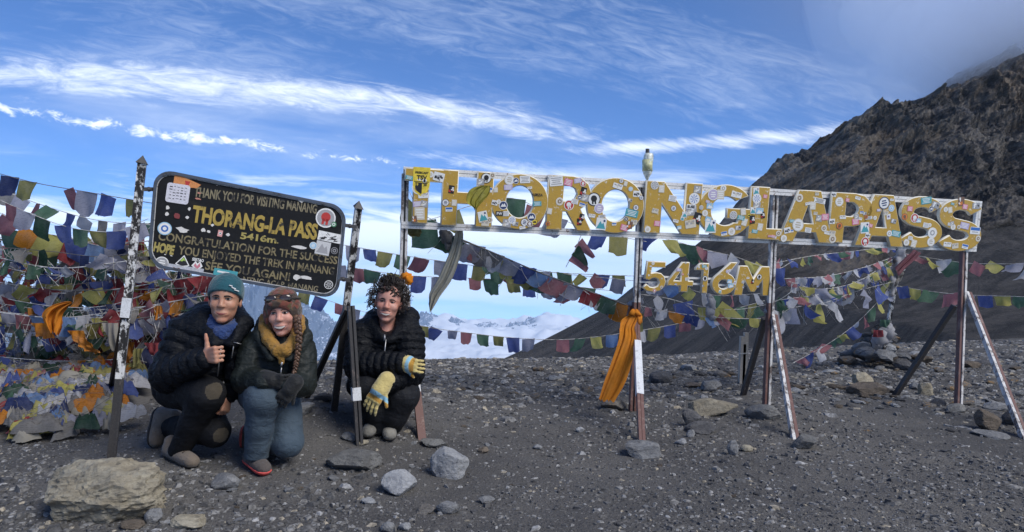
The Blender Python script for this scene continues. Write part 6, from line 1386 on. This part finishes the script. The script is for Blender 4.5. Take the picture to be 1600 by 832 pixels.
    for hx_, hy, tx, ty in ((607, 668, 609, 676), (588, 672, 574, 683)):
        h_, t_ = J(hx_, hy, .03), J(tx, ty, -.17); h_[2] = gz(h_[0], h_[1])+.055; t_[2] = gz(t_[0], t_[1])+.05; shoe('shoe', root, off, h_, t_, 10.5*s, (0, 0, 1), M_SHOEG, M_SOLE)
build_curly_man()
# ---------------- stones ----------------
def rock_mat(name, a, b_, c_, patch=None, scale=6.0, strat=2.5):
    m, t, b, tc = smat(name); o = tc.outputs['Object']; oi = t.new('ShaderNodeObjectInfo').outputs['Random']
    va = t.new('ShaderNodeVectorMath', operation='ADD'); t.l.new(o, va.inputs[0]); t.l.new(t.vec(t.mul(oi, 31), t.mul(oi, 17), t.mul(oi, 7)), va.inputs[1]); o = va.outputs[0]
    mp = t.new('ShaderNodeMapping'); t.l.new(o, mp.inputs[0]); mp.inputs['Rotation'].default_value = (.3, .25, .4)
    n = t.noise(t.scl(mp.outputs[0], (1, 1, strat)), scale, 8, .7, .5); f = t.noise(o, scale*9, 5, .75); vr = t.voro(o, scale*2.2)
    c = t.mix(t.step(n, .33, .68), a, b_); c = t.mix(t.step(f, .45, .75, 0, .7), c, c_)
    if patch: c = t.mix(t.step(t.noise(o, scale*.6, 4, .6), .50, .62), c, patch)
    c = t.mix(t.mul(oi, .38), c, tuple(q*.5 for q in a))
    c = t.mix(t.step(t.noise(o, scale*3, 4, .6), .6, .72, 0, .6), c, (.035, .034, .033))
    t.l.new(c, b.inputs['Base Color']); b.inputs['Roughness'].default_value = .88; b.inputs['Specular IOR Level'].default_value = .3
    t.l.new(t.bump(t.add(t.mul(n, 1.4), t.add(t.mul(f, .45), t.mul(vr, -.3))), .9, .03), b.inputs['Normal']); return m
R_TAN = rock_mat('tan_stratified_stone', (.27, .235, .17), (.42, .385, .30), (.16, .14, .11), None, 5, 3.5); R_GREY = rock_mat('grey_slate', (.16, .163, .168), (.30, .305, .31), (.09, .09, .094)); R_PALE = rock_mat('pale_grey_stone', (.26, .27, .285), (.44, .45, .46), (.16, .16, .17))
R_CONC = rock_mat('rubble_concrete', (.14, .14, .138), (.26, .26, .25), (.075, .075, .076), None, 10, 1); R_DARK = rock_mat('dark_slate', (.075, .075, .08), (.15, .148, .15), (.045, .045, .047)); R_OCH = rock_mat('ochre_stained_stone', (.135, .125, .115), (.25, .235, .215), (.08, .075, .07), (.36, .225, .10)); R_BRN = rock_mat('brown_stone', (.105, .085, .066), (.20, .165, .13), (.06, .052, .045))
rk = random.Random(12)
_ico = {}
def ico(n):
    if n not in _ico:
        bm = bmesh.new(); bmesh.ops.create_icosphere(bm, subdivisions=n, radius=1); bm.verts.ensure_lookup_table()
        _ico[n] = (np.array([v.co[:] for v in bm.verts]), np.array([[v.index for v in f.verts] for f in bm.faces])); bm.free()
    return _ico[n]
def rock_mesh(name, size, m, seed, sub=3, facets=11, rough=.08, smooth=False):
    D, Fc = ico(sub); r_ = np.random.RandomState(seed); n = r_.normal(size=(facets, 3)); n /= np.linalg.norm(n, axis=1)[:, None]; h = r_.uniform(.62, 1.0, facets)
    dt = D@n.T; rad = np.where(dt > .15, h/np.maximum(dt, .15), 9).min(1); rad = np.minimum(rad, 1.15)
    rad = rad*(1+rough*fbm(D*2.3+seed*3.1, 3, seed % 97)+rough*.5*fbm(D*6+seed, 2, 5, .5, True)); V = D*rad[:, None]
    V = V/np.abs(V).max(0)*np.array(size)/2; return mesh_np(name, V, Fc, m, smooth)
def rock_at(px, py, wpx, hpx, m, label, dep=.75, sink=.25, sub=3, seed=None, name='rock', group=None, rot=None, cat='rock', facets=10, rough=.055, z=0.0):
    """stone whose foot is at photo pixel (px,py)"""
    g = G(px, py); s = g[1]/F; w, h = wpx*s, hpx*s; d = w*dep
    o = link(name, rock_mesh(name, (w, d, h*(1+sink)), m, seed if seed is not None else rk.randrange(9999), sub, facets, rough)); o.location = (g[0], g[1]+d*.3, g[2]+h*(1+sink)/2-h*sink+z)
    o.rotation_euler = (rk.uniform(-.08, .08), rk.uniform(-.12, .12) if rot is None else rot, rk.uniform(-.3, .3)); return tag(o, label, cat, group)
def big_rock():
    g = G(131, 822); s = g[1]/F; D, Fc = ico(5); r_ = np.random.RandomState(3); n = r_.normal(size=(15, 3)); n /= np.linalg.norm(n, axis=1)[:, None]; h = r_.uniform(.72, 1, 15); dt = D@n.T; rad = np.minimum(np.where(dt > .15, h/np.maximum(dt, .15), 9).min(1), 1.1)
    V = D*rad[:, None]; V = V/np.abs(V).max(0)*np.array([184*s, 130*s, 104*s])/2
    q = V@np.array(Matrix.Rotation(radians(14), 3, 'Y')).T; lay = fbm(q*np.array([4, 4, 26]), 4, 3, .55, True); V = V*(1+.15*lay+.10*fbm(V*6, 4, 9, .55, True)+.05*fbm(V*22, 3, 4, .6, True))[:, None]
    o = link('rock', mesh_np('rock', V, Fc, R_TAN, False)); o.location = (g[0], g[1]+.20, g[2]+.10); tag(o, 'large tan layered boulder at the foot of the tall black post, biggest rock in front', 'rock')
big_rock()
for q in ((547,737,88,28,R_CONC,'grey rubble block holding the front brace of the black board',.9),(703,748,66,50,R_PALE,'pale grey pointed rock right of the first letter post brace',.8),(620,774,58,34,R_PALE,'pale grey slanting slab in front of the squatting man',1.1),(664,803,32,13,R_OCH,'small ochre stained stone at the bottom edge, left of a grey one',.9),(700,803,40,19,R_GREY,'grey stone touching the ochre stained stone near the bottom edge',.8),
 (346,767,46,24,R_GREY,'grey flat stone in front of the smiling woman',.9),(1008,716,58,22,R_GREY,'blue grey stone block at the foot of second post front brace',.9),(1113,650,86,24,R_TAN,'long tan slab lying on dark rubble between second and third posts',.6),(1084,667,32,26,R_DARK,'dark broken stone propping the left end of the long tan slab',.8),(1200,656,62,20,R_CONC,'mound of rubble concrete round the foot of third post',.9),(1262,702,44,20,R_CONC,'rubble block beside the foot of third post front brace',.9),
 (1548,673,42,32,R_BRN,'dark brown angular rock left of the last brace foot',.8),(1553,686,62,10,R_GREY,'flat grey slab in front of the dark brown angular rock',.9),(1586,665,34,26,R_DARK,'dark grey rock between brown rock and last brace foot',.8),(1362,618,68,20,R_BRN,'long brownish stone left of the dark back brace foot near the cairn',.5),(1352,606,36,24,R_TAN,'tan rounded stone just above the long brownish stone',.8),(1450,618,24,22,R_TAN,'small pale tan stone right of the dark back brace foot',.9),
 (962,642,46,16,R_OCH,'flat ochre stone at the end of the orange scarf',.9),(676,700,46,12,R_CONC,'low rubble heap at the foot of first post brace',.9),(1088,608,34,10,R_BRN,'thin brown slab lying left of the wooden stake',.8),(1110,612,40,18,R_GREY,'grey stone behind the long tan slab',.8),(1130,590,28,10,R_OCH,'ochre flat stone behind the wooden stake',.8),(1036,600,40,22,R_DARK,'dark slate block right of the orange scarf',.8),(1500,645,34,12,R_CONC,'low rubble at the foot of the last post',.9),(1560,642,40,14,R_GREY,'flat grey slab right of the last post foot',.8),
 (575,788,26,9,R_PALE,'small pale stone left of the ochre stained stone',.9),(605,832,22,18,R_GREY,'grey stone cut by the bottom edge, below the pale stone',.8),(631,829,20,12,R_PALE,'pale flat chip at the bottom edge beside a grey stone',.8),(760,787,28,9,R_GREY,'flat grey chip to the right of the ochre stained stone',.8),(755,709,18,9,R_BRN,'small brown stone on bare gravel right of the pale pointed rock',.8),(840,703,17,7,R_PALE,'pale chip alone on gravel between first and second braces',.8),(907,676,13,8,R_PALE,'square pale chip on gravel left of second post brace',.8),
 (1065,695,19,10,R_PALE,'pale stone below the dark broken stone',.8),(1080,684,14,13,R_GREY,'small grey stone touching the dark broken stone',.8),(1146,712,18,26,R_GREY,'upright grey shard below the right end of the tan slab',.6),(1168,707,20,11,R_TAN,'pale tan stone right of the upright grey shard',.8),(1100,678,52,16,R_DARK,'dark slate fragments under the right end of the tan slab',.8),(450,770,20,8,R_GREY,'small grey stone under the red shoe',.8),(520,752,18,8,R_GREY,'small grey stone left of the rubble block',.8),(290,826,56,14,R_TAN,'flat tan stone at the bottom edge right of the big boulder',.9),
 (237,818,30,22,R_GREY,'blocky grey stone leaning on the right side of the big boulder',.9),(200,828,40,12,R_BRN,'small brown stone in front of the big boulder',.9),(248,757,28,20,R_CONC,'rough grey stone behind the right end of the big boulder',.9),(118,742,30,24,R_CONC,'grey lump behind the left end of the big boulder',.9),(565,697,20,9,R_TAN,'scrap of pale yellow stone at the front brace foot of the board',.9),(545,690,30,14,R_GREY,'grey stone left of the squatting man shoes',.9),(470,650,40,22,R_GREY,'grey boulder half buried behind the woman near the brace feet',.8),(505,628,34,14,R_DARK,'dark stone between the two rear feet of the board',.8)):
    rock_at(*q[:6], dep=q[6], sub=4 if q[2] > 40 else 3)
# individually placed loose stones across the pass
VAR = [[rock_mesh('stone', (1, .85, .5), mm, 100+i, 2, 8, .06) for i in range(5)] for mm in (R_GREY, R_PALE, R_DARK, R_BRN, R_OCH)]
def loose(n, x0, y0, x1, y1, s0, s1, label, group, w=(5, 3, 4, 2, 2), seed=1, pw=1.0):
    r_ = random.Random(seed)
    for k in range(n):
        px, py = r_.uniform(x0, x1), y0+(y1-y0)*r_.random()**pw; g = G(px, py)
        if in_heap(g[0], g[1]): continue
        s = r_.uniform(s0, s1)*r_.choice((.7, 1, 1, 1.4))*g[1]/F
        o = link('stone', r_.choice(r_.choices(VAR, w)[0])); o.location = (g[0], g[1], g[2]+s*.06); o.scale = (s*r_.uniform(.8, 1.3), s*r_.uniform(.7, 1.1), s*r_.uniform(.5, .95)); o.rotation_euler = (r_.uniform(-.2, .2), r_.uniform(-.2, .2), r_.uniform(0, 6.28)); tag(o, label, 'stone', group)
loose(115, 1230, 556, 1600, 640, 12, 25, 'loose stone in the stony field around the cairn at right', 'stones of the field around the cairn', (4, 2, 4, 3, 3), 3, .8)
loose(80, 660, 568, 1240, 625, 9, 22, 'small stone scattered along the crest behind the letter posts', 'stones along the crest', (4, 3, 4, 2, 2), 5, .9)
loose(50, 380, 640, 1600, 825, 7, 13, 'small loose stone lying on the dark gravel in front of the signs', 'stones on the front gravel', (5, 5, 2, 1, 1), 7)
loose(26, 225, 745, 420, 830, 8, 15, 'small grey stone in the rubble right of the big boulder', 'rubble right of the big boulder', (5, 3, 2, 1, 0), 9)
# cairn with mast
cg = G(1390, 574)
rc_ = random.Random(31)
for k in range(52):
    lv = rc_.random()**1.4; R_ = (1-lv)*.62; a = rc_.uniform(0, 6.28); s = rc_.uniform(.22, .42)*(1-.35*lv)
    o = link('cairn_stone', rc_.choice(rc_.choices(VAR, (4, 2, 3, 4, 5))[0])); o.location = (cg[0]+R_*cos(a)*rc_.uniform(.3, 1.15), cg[1]+.2+R_*.7*sin(a), cg[2]+.06+lv*.52); o.scale = (s*1.2, s, s*.95); o.rotation_euler = (rc_.uniform(-.4, .4), rc_.uniform(-.4, .4), rc_.uniform(0, 6.28)); tag(o, 'stone stacked in the cairn round the foot of the mast', 'stone', 'stones of the cairn')
mast = thing('cairn_mast', 'leaning metal mast wrapped in white rags standing in the stone cairn', 'pole', loc=tuple(P(1380, 560, 10.8))); mo = np.array(mast.location)
mb = MB(); mb.bar(P(1379, 560, 10.8)-mo, P(1408, 388, 10.75)-mo, .05, .05, (1, 0, 0)); mb.build('pole', M_BLACKW, mast)
for pp, rr, cc, sd in (([(1393, 462), (1397, 440), (1400, 420), (1406, 398), (1412, 386)], [3, 5, 4, 7, 4], 'w', 4), ([(1392, 450), (1404, 430), (1399, 405)], [3, 6, 3], 'x', 6), ([(1368, 540), (1380, 526), (1388, 516), (1384, 504)], [8, 12, 9, 3], 'w', 8)):
    ob, b = scarf('rag_wrapping', pp, 10.6, rr, CL[cc], None, None, .8, sd); ob.parent = mast; ob.location = b-mo
for k, (x, y, c, l) in enumerate(((1372, 522, 'r', 'red'), (1383, 506, 'g', 'green'))): hung_cloth(x, y-6, 10.4, 16, 12, c, 'small '+l+' rag on the white bundle over the cairn', .2)
# weathered wooden stake
sg = G(1160, 600); st = thing('wooden_stake', 'weathered grey split wooden stake standing upright before the scree slope', 'stake', loc=tuple(sg)); 
M_WOOD = paint_mat('grey_wood', (.36, .33, .28), (.20, .175, .15), .58, 9, streak=(3, 3, .35)); hS = 80*sg[1]/F
mb = MB(); ss_ = sg[1]/F
for x, w, h0, h1 in ((-3, 6, -.05, .93), (3, 6, -.05, 1.0), (0, 4, -.05, .78)): mb.bar((x*ss_, 0, h0*hS), (x*ss_+.02, 0, h1*hS), w*ss_, 9*ss_, (1, 0, 0))
mb.build('post', M_WOOD, st)
mb = MB(); mb.tube([(-7*ss_, -.05, .60*hS), (0, -.055, .60*hS), (7*ss_, -.05, .61*hS)], .006, 5); mb.build('wire', M_CORD, st)
# ---------------- gravel: loose chips too many to count ----------------
def gravel():
    r_ = np.random.RandomState(8); n = 84000; py = 570+r_.rand(n)**.85*285; px = r_.rand(n)*1760-80
    # scattered over the ground, thinner with distance
    d = 2.9+8.6*r_.rand(n)**1.75; x = (r_.rand(n)*1.62-.81)*d; y = d
    k = vnoise(np.stack([x*.8, y*.8, x*0], -1), 3)+.7*vnoise(np.stack([x*2.6, y*2.6, x*0], -1), 4); keep = r_.rand(n) < np.clip(.62+.45*k+.25*(x < -.6)*(y < 5.2), .12, 1)
    x, y = x[keep], y[keep]; n = len(x); z = ground_z(x, y); sz = (.0030+.0036*r_.rand(n)**2.6*2.4)*(1+.10*y)*np.where(r_.rand(n) < .05, 2.0, 1); sz = sz*np.where((x < -.9) & (y < 5), 1.35, 1)
    # the stony belt further back: flat slabs and chips, a hand wide
    m = 26000; d2 = 6.6+8.5*r_.rand(m)**.9; x2 = (r_.rand(m)*1.62-.78)*d2; k2 = vnoise(np.stack([x2*.9, d2*.9, x2*0], -1), 13); kp = (r_.rand(m) < np.clip((d2-6.4)/2.2+.3*k2, .05, 1)*np.clip(1.0+.5*k2, .2, 1)) & (d2 < crest_y(x2)+.9); x2, d2 = x2[kp], d2[kp]; m = len(x2)
    x, y, z = np.r_[x, x2], np.r_[y, d2], np.r_[z, ground_z(x2, d2)-.004]; sz = np.r_[sz, .014+.042*r_.rand(m)**2.4]; far = np.r_[np.zeros(n), np.ones(m)]; n += m
    q4 = np.array([(1, 0, -.2), (0, 1, -.2), (-1, 0, -.2), (0, -1, -.2)]); base = np.vstack([q4, q4*.62+np.array([0, 0, .85])])
    V = base[None]*(1+.6*(r_.rand(n, 8, 3)-.5))+.30*(r_.rand(n, 8, 3)-.5); V = V*np.stack([sz*r_.uniform(.8, 1.9, n), sz*r_.uniform(.7, 1.4, n), sz*r_.uniform(.35, 1.0, n)*np.where(far > 0, .8, 1)], -1)[:, None]
    a = r_.rand(n)*6.28; c, s_ = np.cos(a)[:, None], np.sin(a)[:, None]; X = V[..., 0]*c-V[..., 1]*s_; Y = V[..., 0]*s_+V[..., 1]*c
    V = np.stack([X+x[:, None], Y+y[:, None], V[..., 2]+z[:, None]], -1).reshape(-1, 3)
    Fb = np.array([(0, 1, 5, 4), (1, 2, 6, 5), (2, 3, 7, 6), (3, 0, 4, 7), (4, 5, 6, 7)]); Fc = (np.arange(n)[:, None, None]*8+Fb[None]).reshape(-1, 4)
    mi = np.where(far > 0, r_.choice(5, n, p=(.20, .28, .28, .13, .11)), r_.choice(5, n, p=(.39, .33, .175, .075, .03))); mi = np.repeat(mi, 5)
    gm = [mat('chip_%d' % i, c_, .85, .3, 40) for i, c_ in enumerate(((.065, .065, .067), (.11, .108, .106), (.17, .168, .166), (.25, .25, .25), (.27, .24, .19)))]
    tag(link('gravel', mesh_np('gravel', V, Fc, gm, False, mi)), kind='stuff')
gravel()
# ---------------- air ----------------
def vol_mat(name, dens, col, aniso=0.2):
    m = bpy.data.materials.new(name); m.use_nodes = True; t = NT(m.node_tree); t.n.remove(t.n['Principled BSDF'])
    v = t.new('ShaderNodeVolumePrincipled'); v.inputs['Color'].default_value = (*col, 1); v.inputs['Density'].default_value = dens
    v.inputs['Anisotropy'].default_value = aniso
    t.l.new(v.outputs[0], t.n['Material Output'].inputs['Volume']); return m
MB().box((0, 13500, -900), (29000, 0, 0), (0, 14500, 0), (0, 0, 1150)).build('haze', vol_mat('haze_air', 4.2e-5, (0.62, 0.79, 1.0)))
tag(bpy.data.objects['haze'], kind='stuff')
def mist(c, r, dens, seed):
    mb = MB(); mb.sphere((0, 0, 0), 1.0, 40, 24); V = np.array(mb.V)
    V = V*(1+0.24*fbm(V*1.1, 3, seed)[:, None])*np.array(r)+np.array(c)
    o = link('mist', mesh_np('mist', V, mb.F, vol_mat('mist_air', dens, (0.80, 0.86, 1.0), 0.0), True)); tag(o, kind='stuff')
for k in range(6):     # a soft bank: shells one inside the other, thin outside and thick at the core
    f = 1.25-.19*k
    mist(P(1690, 20, 350), (96*f, 46, 50*f), 0.0062, 3+k)
    mist(P(1640, 95, 340), (62*f, 36, 31*f), 0.0056, 13+k)
